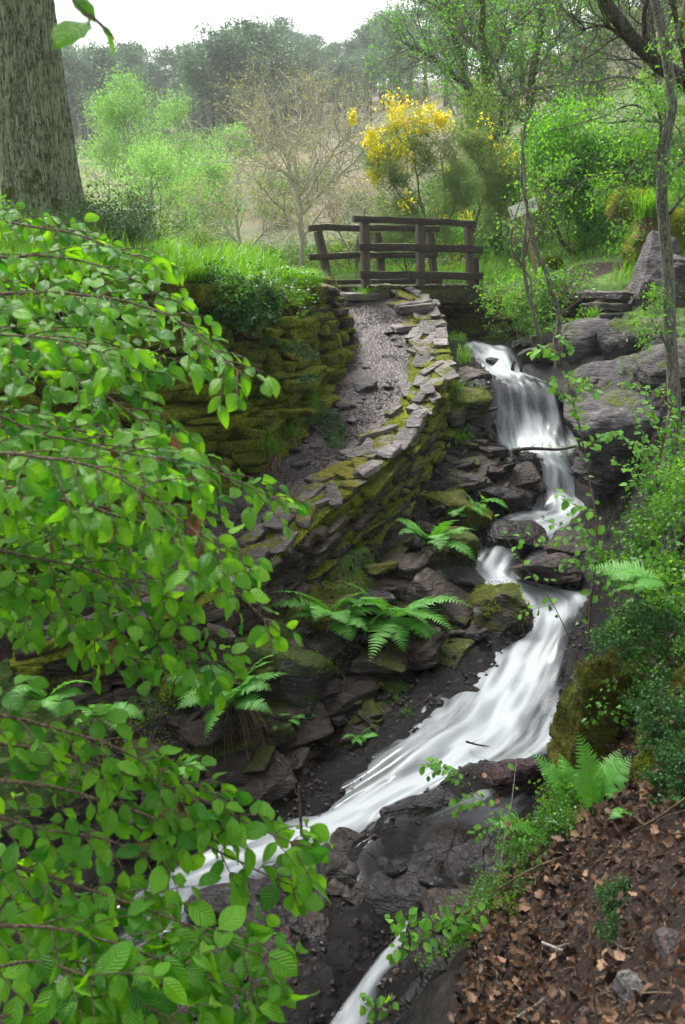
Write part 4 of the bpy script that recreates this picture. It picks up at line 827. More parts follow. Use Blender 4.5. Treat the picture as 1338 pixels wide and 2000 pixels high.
def grow(mb, p, d, L, r, lev, rng, up=.1, wig=.25, kids_=(3, 5), ang=(.5, 1.0), ratio=(.45, .7), tips=None, k=5, flat=1.):
    n = 5 if lev > 0 else 4; P = [p]; q = np.array(p, float); d = nrm(d)
    for i in range(n):
        d = nrm(d + rng.normal(size=3) * wig * np.array([1, 1, flat]) + np.array([0, 0, up])); q = q + d * L / n; P.append(q.copy())
    P = np.array(P); rr = r * (1 - .72 * np.linspace(0, 1, n + 1)); tube(mb, P, rr, k if r > .01 else 3, cap=False)
    if tips is not None and lev <= 1:
        for i in range(1, n + 1): tips.append((P[i], d))
    if lev > 0:
        for j in range(rng.randint(*kids_) + 1):
            t = rng.uniform(.25, 1.0); i = min(int(t * n), n - 1); b = P[i] + (P[i + 1] - P[i]) * (t * n - i); dd = nrm(P[i + 1] - P[i])
            pr = nrm(np.cross(dd, rng.normal(size=3)) * np.array([1, 1, flat])); a = rng.uniform(*ang)
            grow(mb, b, dd * math.cos(a) + pr * math.sin(a), L * rng.uniform(*ratio) * (1.15 - .5 * t), rr[i] * .62, lev - 1, rng, up, wig, kids_, ang, ratio, tips, k, flat)
    return P
def limb(mb, pts, r0, r1, k=8, n=None, rng=None, wob=0., **att):
    P = spline(np.array([W(*p) for p in pts]), n or 6 * len(pts)); m = len(P)
    if rng is not None and wob: P = P + wob * fbm(P * 4 + rng.uniform(0, 50), 2)[:, None] * np.array([1, .5, .3])
    tube(mb, P, np.linspace(1, 0, m) ** .8 * (r0 - r1) + r1, k, True, **att); return P
def sprout(mb, P, r0, rng, n, L, lev, tips, t0=.15, up=.05, k=4, ang=(.6, 1.3), toward=None, **kw):
    for j in range(n):
        t = rng.uniform(t0, 1); i = min(int(t * (len(P) - 1)), len(P) - 2); b = P[i]; dd = nrm(P[i + 1] - P[i])
        pr = nrm(np.cross(dd, rng.normal(size=3))); a = rng.uniform(*ang); d = dd * math.cos(a) + pr * math.sin(a)
        if toward is not None: d = nrm(d + np.array(toward))
        grow(mb, b, d, L * rng.uniform(.6, 1.2) * (1.1 - .5 * t), r0, lev, rng, up, tips=tips, k=k, **kw)
def tip_leaves(mb, T, tips, rng, per, size, jit, nz=.6, droop=-.2):
    if not tips: return
    if per < 1: tips = [q for q in tips if rng.rand() < per]; per = 1
    P = np.repeat(np.array([a for a, b in tips]), per, 0); D = np.repeat(np.array([b for a, b in tips]), per, 0); n = len(P)
    P = P + rng.normal(size=(n, 3)) * jit; D = D * .5 + rdir(rng, n) + np.array([0, 0, droop]); N = rdir(rng, n, nz)
    leaves(mb, T, P, D, N, size * rng.uniform(.6, 1.25, n), np.clip(rng.normal(size=n) * .6, -1, 1))

# ---------------------------------------------------------------- the overhanging beech on the left
rng = np.random.RandomState(5)
BR = [((-260,440,3.0),(80,445,2.75),(325,520,2.6),.15,1),((-260,520,2.7),(120,505,2.6),(345,590,2.5),.22,1),((-260,600,2.5),(260,590,2.4),(487,745,2.2),.14,1),((-260,590,2.8),(50,620,2.55),(300,740,2.4),.26,1),
 ((-260,700,2.5),(80,720,2.4),(345,860,2.2),.26,1),((-260,760,2.9),(60,700,2.8),(420,700,2.7),.14,.8),((-260,850,2.3),(220,855,2.15),(565,985,2.1),.17,1),((-260,800,2.1),(100,850,2.0),(330,900,1.9),.24,1),
 ((-260,900,2.0),(150,905,1.75),(455,1085,1.7),.17,1),((-260,960,2.2),(200,990,2.15),(470,1120,2.1),.22,1),((-260,960,2.2),(250,1010,1.95),(545,1235,1.85),.08,.9),((-260,1080,2.2),(120,1100,2.15),(350,1190,2.1),.24,1),
 ((-260,1130,2.15),(150,1160,2.1),(440,1310,2.0),.17,1),((-260,1190,2.2),(60,1195,2.2),(290,1300,2.1),.18,1),
 ((-260,1400,1.8),(100,1420,1.75),(450,1565,1.8),.13,1),((-260,1440,1.8),(150,1480,1.75),(612,1655,1.8),.12,1),((-260,1500,1.7),(200,1560,1.7),(605,1750,1.8),.09,.9),((-260,1560,1.7),(120,1620,1.65),(350,1680,1.7),.14,1),
 ((-260,1630,1.65),(150,1730,1.6),(555,1880,1.55),.15,1),((-260,1760,1.6),(150,1820,1.5),(520,1950,1.5),.17,1),((-260,1850,1.5),(100,1890,1.45),(370,2010,1.4),.2,1),((-260,1940,1.45),(80,1990,1.4),(300,2090,1.35),.2,1),((-260,1680,1.9),(0,1700,1.9),(170,1780,1.9),.2,1),
 ((-260,560,3.2),(0,560,3.1),(260,640,3.0),.3,1),((-260,900,2.7),(0,960,2.6),(300,1060,2.5),.3,1),((-260,1040,2.6),(0,1060,2.6),(260,1120,2.5),.3,1),((-260,1840,1.9),(50,1850,1.85),(300,1930,1.8),.25,1),((-260,660,2.2),(0,650,2.1),(230,690,2.0),.2,1),
 ((-150,-260,1.25),(40,-110,1.22),(215,75,1.2),.06,.55)]
bt = empty('beech_tree', (-2.9, 2.3, H(-2.9, 2.3) - .05), 'fresh green beech reaching its leafy branches over the stream from the left', 'tree')
mb = MB(); tp = np.array([(-2.9, 2.3, H(-2.9, 2.3) - .1), (-2.8, 2.35, -1.6), (-2.85, 2.3, -.3), (-2.7, 2.2, 1.2), (-2.8, 2.1, 3)]); TP = spline(tp, 30); tube(mb, TP, np.linspace(.13, .05, 30), 12, moss=.4); mb.build('trunk', M['bark'], bt)
UPV = np.array([.25, -.55, 1.])
for bi, (a, b, c, hw, dens) in enumerate(BR):
    A_, B_, C_ = W(*a), W(*b), W(*c); z_ = A_[2]; j = int(np.argmin(np.abs(TP[:, 2] - (z_ - .25))))
    P = spline(np.vstack([TP[j], A_, B_, C_]), 60); P = P + .012 * np.stack([fbm(P * 6 + bi, 2), fbm(P * 6 + 9 + bi, 2), fbm(P * 6 + 20 + bi, 2)], -1)
    mbw = MB(); mbl = MB(); tube(mbw, P, np.linspace(.014, .0013, 60), 6)
    L = np.concatenate([[0], np.cumsum(np.linalg.norm(np.diff(P, axis=0), axis=1))]); vis = np.searchsorted(P[:, 0] * 1732 / P[:, 1], -860)
    s = max(L[min(vis, 50)], .3); sd = 1; LP = []; LD = []
    while s < L[-1]:
        i = min(int(np.searchsorted(L, s)), 58); T_ = nrm(P[i + 1] - P[i]); side = nrm(np.cross(T_, UPV)) * sd; rem = (L[-1] - s)
        l = min(hw * rng.uniform(.5, 1.1), .05 + rem * .75); d = nrm(T_ * .75 + side * rng.uniform(.7, 1.) + rng.normal(size=3) * .22 + [0, 0, .05])
        q = [P[i]]; dd = d.copy()
        for k in range(5): dd = nrm(dd + T_ * .12 + rng.normal(size=3) * .08 + [0, 0, -.09]); q.append(q[-1] + dd * l / 5)
        q = spline(np.array(q), 12); tube(mbw, q, np.linspace(.0022, .0008, 12), 4, cap=False); u = .02; sg = 1
        while u < l + .01:
            t = min(u / l, 1); m_ = min(int(t * 11), 10); tt = nrm(q[m_ + 1] - q[m_]); sv = nrm(np.cross(tt, UPV)) * sg
            LP.append(q[m_]); LD.append(tt * (.55 if u < l - .02 else 1.5) + sv * rng.uniform(.6, 1.1) + rng.normal(size=3) * .22 + [0, 0, rng.uniform(-.75, -.1)]); u += rng.uniform(.022, .034) / dens; sg = -sg
        s += rng.uniform(.022, .038) / dens; sd = -sd
    LP, LD = np.array(LP), np.array(LD); n = len(LP); kp = rng.rand(n) < .93; LP, LD = LP[kp], LD[kp]; n = len(LP)
    N = np.array([.2, -.85, .9])[None] * rng.uniform(.5, 1.2, n)[:, None] + rng.normal(size=(n, 3)) * .42
    sz = rng.uniform(.030, .066, n) * (1 + .18 * (LP[:, 2] < -1.25)); tn = np.clip(rng.normal(size=n) * .6 + .1, -1, 1); kd = rng.randint(0, 4, n)
    for q_ in range(4): s_ = kd == q_; leaves(mbl, TBS[q_], LP[s_], LD[s_], N[s_], sz[s_], tn[s_])
    o = mbw.build('branch', M['twig'], bt); mbl.build('foliage', M['beech'], o)
    if bi in (4, 7, 8, 9, 12, 15, 18):
        
        for k in rng.randint(n // 4, n, 3): md = MB(); leaves(md, TL, LP[k:k + 1], np.array([[.1, .1, -1.]]) + rng.normal(size=(1, 3)) * .2, rng.normal(size=(1, 3)), .05); md.build('withered_leaf', M['dead'], o)

# ---------------------------------------------------------------- ferns
def frond(mbr, mbl, base, az, L, rise, arch, wd, rng, dens=1.):
    n = 26; t = np.linspace(0, 1, n); h = np.array([math.cos(az), math.sin(az), 0]); el = rise - arch * t ** 1.4
    st = np.stack([np.cos(el)[:, None] * h + np.sin(el)[:, None] * np.array([0, 0, 1])], 0)[0] * L / n
    tw = rng.normal() * .35; st = st + np.cross(h, [0, 0, 1]) * (tw * t[:, None] * L / n)
    P = np.array(base) + np.vstack([np.zeros(3), np.cumsum(st, 0)])[:n]; tube(mbr, P, np.linspace(.0028, .0008, n), 4, cap=False)
    m = int(24 * dens); PP = []; PD = []; PN = []; PS = []
    roll = rng.normal() * .25
    for i in range(m):
        s = .16 + .84 * i / m; f = s * (n - 1); j = min(int(f), n - 2); p = P[j] + (P[j + 1] - P[j]) * (f - j); T_ = nrm(P[j + 1] - P[j]); sv = nrm(np.cross(T_, [0, 0, 1])); up = np.cross(sv, T_)
        sv = sv * math.cos(roll) + up * math.sin(roll); up = np.cross(sv, T_)
        q = (s - .16) / .84; pl_ = wd * (min(1, .45 + q * 2.2) * (1 - q ** 2.2) + .03)
        for sg in (-1, 1):
            d = nrm(sv * sg + T_ * .38 + up * rng.uniform(.0, .22) + rng.normal(size=3) * .05); PP.append(p[None]); PD.append(d[None]); PN.append((up + rng.normal(size=3) * .15 - sv * sg * .2)[None]); PS.append(np.array([pl_])); continue
            k = 3; u = (np.arange(k) + .6) / k
            dr = u[:, None] ** 2 * np.array([0, 0, -.18]) * pl_; c = p + d * (u * pl_)[:, None] + dr
            ls = pl_ * .105 * (1 - u * .62) + .0045
            for s2 in (-1, 1):
                PP.append(c); PD.append(np.tile(T_ * s2 + d * .55, (k, 1))); PN.append(np.tile(up, (k, 1)) + rng.normal(size=(k, 3)) * .12); PS.append(ls)
    PP, PD, PN, PS = map(np.concatenate, (PP, PD, PN, PS)); leaves(mbl, TPN, PP, PD, PN, PS, np.full(len(PP), rng.uniform(-.8, .9)) + .1)
def fern(label, px, py, Y, L, nf, rng, az=(-2.9, .3), rise=(.5, 1.2), arch=(1.0, 1.8), wd=.085, dead=0, name='fern', base=None):
    if Y > 5: L, wd = L * 1.22, wd * 1.2
    b = W(px, py, Y) if base is None else np.array(base); t = empty(name, tuple(b), label, 'fern')
    for k in range(nf):
        mr, ml = MB(), MB(); a = az[0] + (az[1] - az[0]) * (k + rng.uniform(.2, .8)) / nf
        frond(mr, ml, b, a, L * rng.uniform(.7, 1.15), rng.uniform(*rise), rng.uniform(*arch), wd * rng.uniform(.85, 1.15), rng)
        o = mr.build('frond', M['fern'], t); ml.build('leaflet_spray', M['fern'], o)
    if dead:
        m = MB()
        for k in range(dead):
            a = rng.uniform(-3.0, 0); h = np.array([math.cos(a), math.sin(a), 0]) * rng.uniform(.05, .28); l = rng.uniform(.5, 1) * L * (1.1 if dead < 40 else 1.5)
            P = np.array([b + rng.normal(size=3) * .02, b + h * .5 + [0, 0, .02], b + h + [0, 0, -l * .35], b + h * 1.1 + rng.normal(size=3) * .03 + [0, 0, -l]]); tube(m, spline(P, 8), np.linspace(.003, .001, 8), 3, cap=False, tone=rng.uniform(-1, 1))
        m.build('dead_stalk', M['straw'], t)
    return t
rng = np.random.RandomState(21)
fern('large bright fern with spreading fronds in the middle of the bank', 755, 1215, 6.55, .60, 14, rng, rise=(.35, 1.45), arch=(.9, 1.9), dead=22, wd=.10)
fern('upper fern leaning from the moss bank beside the striped boulder', 842, 1075, 7.35, .44, 11, rng, rise=(.4, 1.4), arch=(.9, 1.8), dead=10)
fern('dull green fern with brown stalks left of the largest fern', 648, 1215, 6.3, .45, 11, rng, rise=(.4, 1.4), arch=(.9, 1.8), dead=24)
fern('small fern spray below the striated slab', 930, 985, 8.4, .34, 4, rng, az=(-2.6, .9), rise=(.3, .9))
fern('little fern left of the swirling pool', 895, 1005, 8.1, .26, 4, rng, az=(-2.4, .2))
fern('fern over hanging brown dead stalks at the lower left bank', 448, 1375, 5.35, .42, 9, rng, dead=90, wd=.08)
fern('small fern sprig right of the hanging dead stalks', 560, 1410, 5.5, .22, 6, rng, wd=.05)
fern('curled fern low in the dark hollow', 350, 1500, 4.9, .26, 5, rng, wd=.05)
fern('dark fern hidden under the beech leaves', 200, 1400, 4.9, .34, 7, rng, wd=.07)
fern('second dark fern under the beech leaves, further left', 90, 1370, 4.9, .34, 7, rng, wd=.07)
fern('fern with one tall upright frond beside the mossy stump', 1160, 1615, 3.02, .36, 4, rng, az=(.2, 1.6), rise=(1.1, 1.4), arch=(.3, .7), wd=.085)
fern('upright fern in front of the tall mossy rock', 1128, 1600, 3.15, .30, 5, rng, az=(1.6, 2.9), rise=(1.0, 1.3), arch=(.4, .9), wd=.07)
fern('pale spreading fern at the water edge under the mossy rock', 1055, 1640, 3.3, .30, 8, rng, az=(-3.6, .6), rise=(.5, 1.1), wd=.06)
fern('tiny dark fern tuft growing in the wet rock of the left bank', 700, 1440, 5.5, .14, 6, rng, wd=.03)
fern('green fern on the wall foot below the coping stones', 470, 1340, 5.6, .36, 6, rng, wd=.06)
fern('reddish tipped fern among the brambles at the right edge', 1300, 1140, 3.7, .34, 5, rng, az=(2.4, 4.0), rise=(.2, .6), arch=(.5, .9), wd=.06)
fern('low fern plants on the shady right bank above the litter', 1235, 1590, 2.85, .16, 5, rng, wd=.035)

# ---------------------------------------------------------------- tufts and grass
def tuft(label, px, py, Y, h, n, rng, spread=.5, dead=0, hang=0, name='grass_tuft', base=None, w=.006):
    b = W(px, py, Y) if base is None else np.array(base); t = empty(name, tuple(b), label, 'grass tuft')
    m = MB(); P = b + rng.normal(size=(n, 3)) * np.array([.05, .05, .01]) * h / .3; D = rng.normal(size=(n, 3)) * spread; D[:, 2] = 0; D[:, 1] -= .15
    blades(m, P, h * rng.uniform(.5, 1.15, n), D, w, rng); m.build('blade', M['grass'], t)
    if dead:
        m = MB(); D = rng.normal(size=(dead, 3)) * .55; D[:, 2] = 0; D[:, 1] -= .5; P = b + rng.normal(size=(dead, 3)) * np.array([.05, .03, .01]) + [0, -.02, 0]
        hh = -rng.uniform(.4, 1.1, dead) * hang; blades(m, P, np.abs(hh) * .6, D, w, rng, 1.); 
        V = m.V[-1]; V[:, 2] = b[2] - (V[:, 2] - b[2]) * 1.6; m.build('dead_blade', M['straw'], t)
    return t
rng = np.random.RandomState(31)
tuft('grass tuft with brown skirt at the foot of the retaining wall', 524, 885, 7.85, .30, 110, rng, dead=120, hang=.32)
tuft('grass clump at the foot of the retaining wall nearer the bridge', 604, 800, 8.75, .30, 130, rng, spread=.6)
tuft('small grass clump between the two larger wall-foot tufts', 565, 850, 8.25, .2, 80, rng, spread=.6, dead=40, hang=.15)
tuft('green grass tuft beside the left end of the footbridge', 710, 583, 11.95, .24, 90, rng, spread=.7, dead=20, hang=.1)
tuft('grass tussock with straw skirt on the golden mossy rock', 1265, 425, 12.6, .5, 240, rng, spread=.6, dead=200, hang=.5, w=.012)
tuft('straw-skirted tuft above the striated slab', 900, 870, 9.3, .24, 100, rng, dead=70, hang=.22)
tuft('bright upright water plants at the edge of the upper pool', 903, 712, 10.9, .30, 46, rng, spread=.25, w=.010)
tuft('thin grass spikes beside the cascade pool', 930, 785, 9.85, .22, 36, rng, spread=.2)
tuft('pale green blades hanging on the stacked stone wall', 1157, 625, 11.1, .22, 60, rng, spread=.7, w=.012)
tuft('small tuft on the foot of the leaning slab', 1240, 628, 10.9, .18, 40, rng, spread=.6, w=.010)
tuft('wispy grass at the left edge of the waterfall bank', 880, 770, 9.75, .26, 100, rng, spread=.6)
tuft('grass growing between flat slab and waterfall', 893, 800, 9.6, .24, 90, rng, spread=.6)
tuft('overhanging dry grass on top of the retaining wall', 385, 560, 8.1, .22, 90, rng, dead=120, hang=.3)
# meadow grass behind the walls and on the slope
n = 62000; y = 7 + 11 * rng.rand(n) ** 1.2; x = rng.uniform(-.48, .44, n) * (y + 1); z = height(x, y); sr, sf = sdist(x, y, retp), sdist(x, y, far)
bare = np.exp(-(((x - 3.3) / .9) ** 2 + ((y - 13.0) / .7) ** 2))
ok = ((sr > .42) | ((sf > .3) & (sdist(x, y, parp) < -.2))) & (bare < .35) & (fbm(np.stack([x, y, z], -1) * .9, 3) > -.32) & (rng.rand(n) < .85); P = np.stack([x, y, z], -1)[ok]; n = len(P)
m = MB(); D = rng.normal(size=(n, 3)) * .35; D[:, 2] = 0; hh = (.10 + .12 * np.abs(fbm(P * .8 + 4, 3)) * 3) * rng.uniform(.5, 1.2, n) * (1 + .5 * (P[:, 0] < -1)); blades(m, P, hh, D, .009, rng)
tag(m.build('grass', M['grass']), kind='stuff')
n = 5200; i = rng.randint(0, len(ret) - 1, n); f_ = rng.rand(n)[:, None]; q = ret[i] + (ret[i + 1] - ret[i]) * f_; dn = nrm(np.stack([-(ret[i + 1] - ret[i])[:, 1], (ret[i + 1] - ret[i])[:, 0], 0 * f_[:, 0]], -1)); P = q + dn * rng.uniform(.26, .5, n)[:, None]; P[:, 2] = height(P[:, 0] + dn[:, 0] * .5, P[:, 1] + dn[:, 1] * .5, False) + .03
kp = (fbm(P * 1.2 + 8, 2) > -.25) & (P[:, 1] < 10); P, dn = P[kp], dn[kp]; n = len(P); m = MB(); D = -dn * rng.uniform(.1, 1.0, n)[:, None] + rng.normal(size=(n, 3)) * .3; D[:, 2] = 0; blades(m, P, rng.uniform(.08, .2, n), D, .008, rng); tag(m.build('wall_top_grass', M['grass']), kind='stuff')
# sparse grass and small green plants on the banks
n = 5200; x = rng.uniform(-1.5, 6, n); y = rng.uniform(3.0, 12.3, n); ds = stream_d(x, y); sp = sdist(x, y, parp); nn = fbm(np.stack([x, y, 0 * x], -1) * 1.6 + 3, 3)
ok = (sp < -.25) & (ds > .18) & (litter(x, y) < .3) & (sdist(x, y, far) < .1) & (nn > np.where(x > 1.4, .02, .17)); P = np.stack([x, y, height(x, y)], -1)[ok]; n = len(P)
m = MB(); D = rng.normal(size=(n, 3)) * .5; D[:, 2] = 0; blades(m, P, rng.uniform(.05, .16, n), D, .006, rng); tag(m.build('bank_grass', M['grass']), kind='stuff')

# ---------------------------------------------------------------- leaf litter on the near right bank
n = 27000; x = rng.uniform(-.2, 2.6, n); y = rng.uniform(1.1, 4.1, n); li = litter(x, y); bareS = ss(fbm(np.stack([x, y, 0 * x], -1) * 1.6 + 40, 3) + .55 * (x - .55) - .25 * (y - 2.2), .02, .3)
ok = (li > .5) & (rng.rand(n) > bareS * .72); P = np.stack([x, y, height(x, y) + rng.uniform(.0, .028, n)], -1)[ok]; n = len(P)
m = MB(); D = rdir(rng, n, 0, .35); N = rdir(rng, n, 1.0); sz = rng.uniform(.020, .052, n) * rng.uniform(.7, 1, n); tn = np.clip(rng.normal(size=n) * .85 - .2, -1, 1); kd = rng.randint(0, 4, n)
for q_ in range(4): s_ = kd == q_; leaves(m, TLS[q_], P[s_], D[s_], N[s_], sz[s_], tn[s_]); tag(m.build('leaf_litter', M['litter']), kind='stuff')
# crumbs of soil and leaf fragments
n = 22000; x = rng.uniform(-.1, 2.4, n); y = rng.uniform(1.1, 3.6, n); ok = litter(x, y) > .5; P = np.stack([x, y, height(x, y) + .003], -1)[ok]; n = len(P)
m = MB(); leaves(m, TO, P, rdir(rng, n, 0, .6), rdir(rng, n, .8), rng.uniform(.006, .016, n), rng.uniform(-1, .3, n)); tag(m.build('litter_crumbs', M['litter']), kind='stuff')

m = MB()
for i in range(420):
    x, y = rng.uniform(.2, 2.2), rng.uniform(1.3, 3.6)
    if litter(np.array([x]), np.array([y]))[0] < .5: continue
    a = rng.uniform(0, PI); l = rng.uniform(.03, .13); p = np.array([x, y, H(x, y) + .012]); e = np.array([x + math.cos(a) * l, y + math.sin(a) * l, 0]); e[2] = H(e[0], e[1]) + rng.uniform(.008, .03); tube(m, spline(np.array([p, (p + e) / 2 + rng.normal(size=3) * .006, e]), 5), rng.uniform(.0012, .0028), 4)
tag(m.build('twig_debris', M['twig']), kind='stuff')
# unseen upper beech crown, added above the picture to shade the left bank
mw, ml = MB(), MB(); tips = []
for j in range(16):
    a = rng.uniform(-1.4, 1.8); grow(mw, TP[rng.randint(20, 29)], np.array([math.cos(a), math.sin(a), rng.uniform(.5, 1.2)]), rng.uniform(1.4, 2.4), .03, 2, rng, tips=tips, k=5, up=.04)
tips = [q for q in tips if q[0][2] > .45 * max(q[0][1], 0) + .5]
o = mw.build('crown', M['twig'], bt); tip_leaves(ml, TB, tips, rng, 3, .07, .16, 1.); ml.build('foliage', M['beech'], o)
# ---------------------------------------------------------------- trees and shrubs
def tree_obj(name, label, base, cat='tree', group=None): return empty(name, tuple(base), label, cat, group)
# big oak trunk, upper left
rng = np.random.RandomState(41)
b = W(95, 478, 10.0); b[2] = H(b[0], 10.0) - .1; t = tree_obj('oak_tree', 'massive rough-barked oak trunk with grey green lichen at the upper left', b)
tp_ = W(36, -20, 10.0); dirv = nrm(tp_ - b); n = 330; k = 150; hh = np.linspace(0, 11, n)[:, None]; th = np.linspace(0, 2 * PI, k, endpoint=False)[None]
rad = .405 - .016 * hh - .03 * ss(hh, 0, 3) + .16 * np.exp(-hh / .35) * (1 + .35 * np.cos(th * 5 + .7)); 
rad = rad * (1 + .03 * np.sin(th * 3 + hh))
cx = b[0] + dirv[0] * hh; cy = b[1] + 0 * hh; c3 = np.stack([np.cos(th) * 1.0 + 0 * hh, np.sin(th) + 0 * hh, hh * .22 + 0 * th], -1)
c3 = c3 + .12 * fbm(c3 * 6, 2)[..., None]; v = fbm(c3 * np.array([3., 3., 2.]), 3); ridge = 1 - np.abs(fbm(c3 * np.array([13., 13., 11.]) + 7, 3)) * 3.2; rad = rad + .016 * ridge.clip(-1, 1) + .03 * v
V = np.stack([cx + rad * np.cos(th), cy + rad * np.sin(th), b[2] + hh + 0 * th], -1).reshape(-1, 3)
mb = MB(); mb.add(V, grid_faces(n, k, close=True)[:, ::-1], np.zeros((len(V), 2)), moss=np.repeat(.66 * np.exp(-hh[:, 0] / 1.7), k)); mb.build('trunk', M['oakbark'], t)
mb = MB(); tips = []
for j in range(7):
    z_ = 5.6 + j * .8; a = j * 2.4; grow(mb, np.array([b[0] + dirv[0] * z_, b[1], b[2] + z_]), np.array([math.cos(a), math.sin(a), .5]), 4.2, .16, 3, rng, tips=tips, k=6)
o = mb.build('crown', M['oakbark'], t); mb = MB(); tip_leaves(mb, TO, tips, rng, 2, .11, .15); mb.build('foliage', M['hazel'], o)

# conifers on the far hill: four kinds, copied
def pine(seed, h, kind):
    rng = np.random.RandomState(seed); t = tree_obj('pine_tree', 'x', (0, 0, 0), group='dark pines of the far hilltop wood')
    mw = MB(); P = np.array([(0, 0, -.6), (.1 * h * rng.normal() * .15, 0, h * .5), (0, .1, h * .97)]); P = spline(P, 12); tube(mw, P, np.linspace(.16 + .01 * h, .03, 12), 6)
    ml = MB(); c = []; nb = {0: 30, 1: 46, 2: 34, 3: 20}[kind]
    for i in range(nb):
        q = rng.uniform({0: .45, 1: .18, 2: .32, 3: .6}[kind], 1.0); z = q * h; sh = (1 - q) ** .6 if kind == 1 else (1 - ((q - .68) / .42) ** 2 * .8)
        rr = max(.25, sh) * h * {0: .20, 1: .18, 2: .22, 3: .15}[kind] * rng.uniform(.4, 1.15); a = rng.uniform(0, 2 * PI); e = np.array([math.cos(a) * rr, math.sin(a) * rr, z + rr * .15]); s_ = P[min(11, int(q * 11))]; s_ = np.array([s_[0], s_[1], z - rr * .2])
        tube(mw, spline(np.array([s_, (s_ + e) / 2 + [0, 0, -.1], e]), 5), np.linspace(.05, .015, 5), 4, cap=False)
        m = 95; w_ = h * .055 * rng.uniform(.7, 1.5); pp = rng.normal(size=(m, 3)) * np.array([w_, w_, w_ * .42]); c.append(e + pp)
        if rng.rand() < .7: c.append(s_ + (e - s_) * .6 + rng.normal(size=(45, 3)) * np.array([w_, w_, w_ * .4]))
    c = np.concatenate(c); m = len(c); D = rdir(rng, m, .5); leaves(ml, tmpl_card(.35), c, D, rdir(rng, m, .4), rng.uniform(.22, .5, m), np.clip(rng.normal(size=m) * .6, -1, 1))
    return kids(t, mw.build('trunk', M['pinebark'], t), ml.build('crown', M['pine'], t))
proto = [pine(100 + i, 9.5, i % 4) for i in range(6)]; used = set()
rng = np.random.RandomState(51)
def put(pr, key, x, y, s, label=None, sx=1.):
    o = pr if key not in used else copy_tree(pr); used.add(key)
    o.location = (x, y, H(x, y)); o.rotation_euler = (0, 0, rng.uniform(0, 6.28)); o.scale = (s * sx, s * sx, s)
    if label: o['label'] = label
    return o
PL = 'tall dark pine standing in the hazy pine wood along the far hilltop'
def hill_pt(px, Y): x = W(px, 300, Y)[0]; return x, Y
cols = []
for px in np.arange(110, 800, 13):   # skyline rows
    for row, (Y0, prob) in enumerate(((118, .9), (104, .85), (92, .7))):
        if rng.rand() < prob: cols.append((px + rng.normal() * 7, Y0 + rng.normal() * 4, row))
for px, Y, row in cols:
    dens = np.interp(px, [110, 250, 340, 380, 560, 620, 700, 760, 800], [1, .9, .62, 1.05, 1.1, .85, .9, 1.15, 1.1]); x, y = hill_pt(px, Y)
    put(proto[rng.randint(6)], None, 0, 0, 1) if False else put(proto[(k_ := rng.randint(6))], k_, x, y, dens * .80 * rng.uniform(.72, 1.12) * (1, .95, .85)[row], PL)
for px, Y in ((395, 80), (420, 76), (450, 74), (480, 73), (510, 76), (540, 80), (435, 84), (470, 82), (500, 84), (530, 88), (400, 90), (560, 86), (455, 70), (415, 70)):
    x, y = hill_pt(px, Y); put(proto[rng.randint(6)], 0, x, y, rng.uniform(.66, .9), 'rounded dark conifer in the clump coming down the slope behind the birches', 1.25)['group'] = 'conifer clump on the mid slope'
for px, Y in ((130, 100), (165, 92), (195, 96), (230, 98), (262, 92), (300, 96), (330, 99), (150, 84), (215, 86)):
    x, y = hill_pt(px, Y); put(proto[rng.randint(6)], 0, x, y, rng.uniform(.7, .95), 'tall dark pine on the slope between oak trunk and birches', 1.1)['group'] = 'pines right of the oak trunk'
for px, Y, s in ((868, 62, 1.0), (905, 60, .9), (830, 70, 1.1), (950, 64, 1.0), (1165, 40, 1.0), (1230, 46, .9), (1010, 58, 1.0), (1060, 52, .9), (1110, 50, .9), (1290, 42, .8)):
    x, y = hill_pt(px, Y); put(proto[rng.randint(6)], 0, x, y, s * rng.uniform(.65, .9), 'tall conifer rising behind the bare trees on the right hill')['group'] = 'conifers behind the bare trees'

# shrubs of the slopes: shared kinds
def shrub(seed, mat, size, nl, T_, name, leaf, stems=7):
    rng = np.random.RandomState(seed); t = tree_obj(name, 'x', (0, 0, 0), 'shrub'); mw, ml = MB(), MB(); tips = []
    for i in range(stems):
        a = rng.uniform(0, 2 * PI); grow(mw, np.array([.1 * math.cos(a), .1 * math.sin(a), -.05]) * size, np.array([math.cos(a) * .55, math.sin(a) * .55, 1]), size * .75, .012 * size, 2, rng, tips=tips, k=4)
    tip_leaves(ml, T_, tips, rng, max(1, nl // max(1, len(tips))), leaf, .07 * size); return kids(t, mw.build('stem', M['twig'], t), ml.build('foliage', M[mat], t))
sh = [shrub(200 + i, m_, 1., n_, TO if i > 4 else TC, 'shrub', l_) for i, (m_, n_, l_) in enumerate((('shrub', 2600, .05), ('bushg', 2400, .05), ('under', 2600, .045), ('gorse', 3200, .04), ('shrub', 1500, .05)))]
SHL = ['olive shrub', 'bright green shrub', 'leafy mid green bush', 'dark green broom bush', 'thin yellowish shrub']
def put_shrub(k, x, y, s, label, group, sx=1.): o = put(sh[k], ('s', k), x, y, s, label, sx); o['group'] = group; return o
for i in range(120):     # hillside scrub beyond the bridge, left of it and on the right slope
    px = rng.uniform(-60, 1450); Y = 17 + 60 * rng.rand() ** 1.5; k = rng.choice([0, 1, 2, 3, 4], p=[.34, .10, .18, .12, .26]) if Y < 34 else rng.choice([0, 3, 4, 2], p=[.35, .25, .25, .15]); x, y = hill_pt(px, Y)
    if 740 < px < 1010 and k == 3: k = 4
    wh = 'on the right slope' if px > 900 else 'on the slope beyond the footbridge' if px > 480 else 'on the brown slope behind the birches'
    put_shrub(k, x, y, rng.uniform(.5, 1.15) * (1 + Y / 60), SHL[k] + ' ' + wh, SHL[k] + 's ' + wh, 1.25)
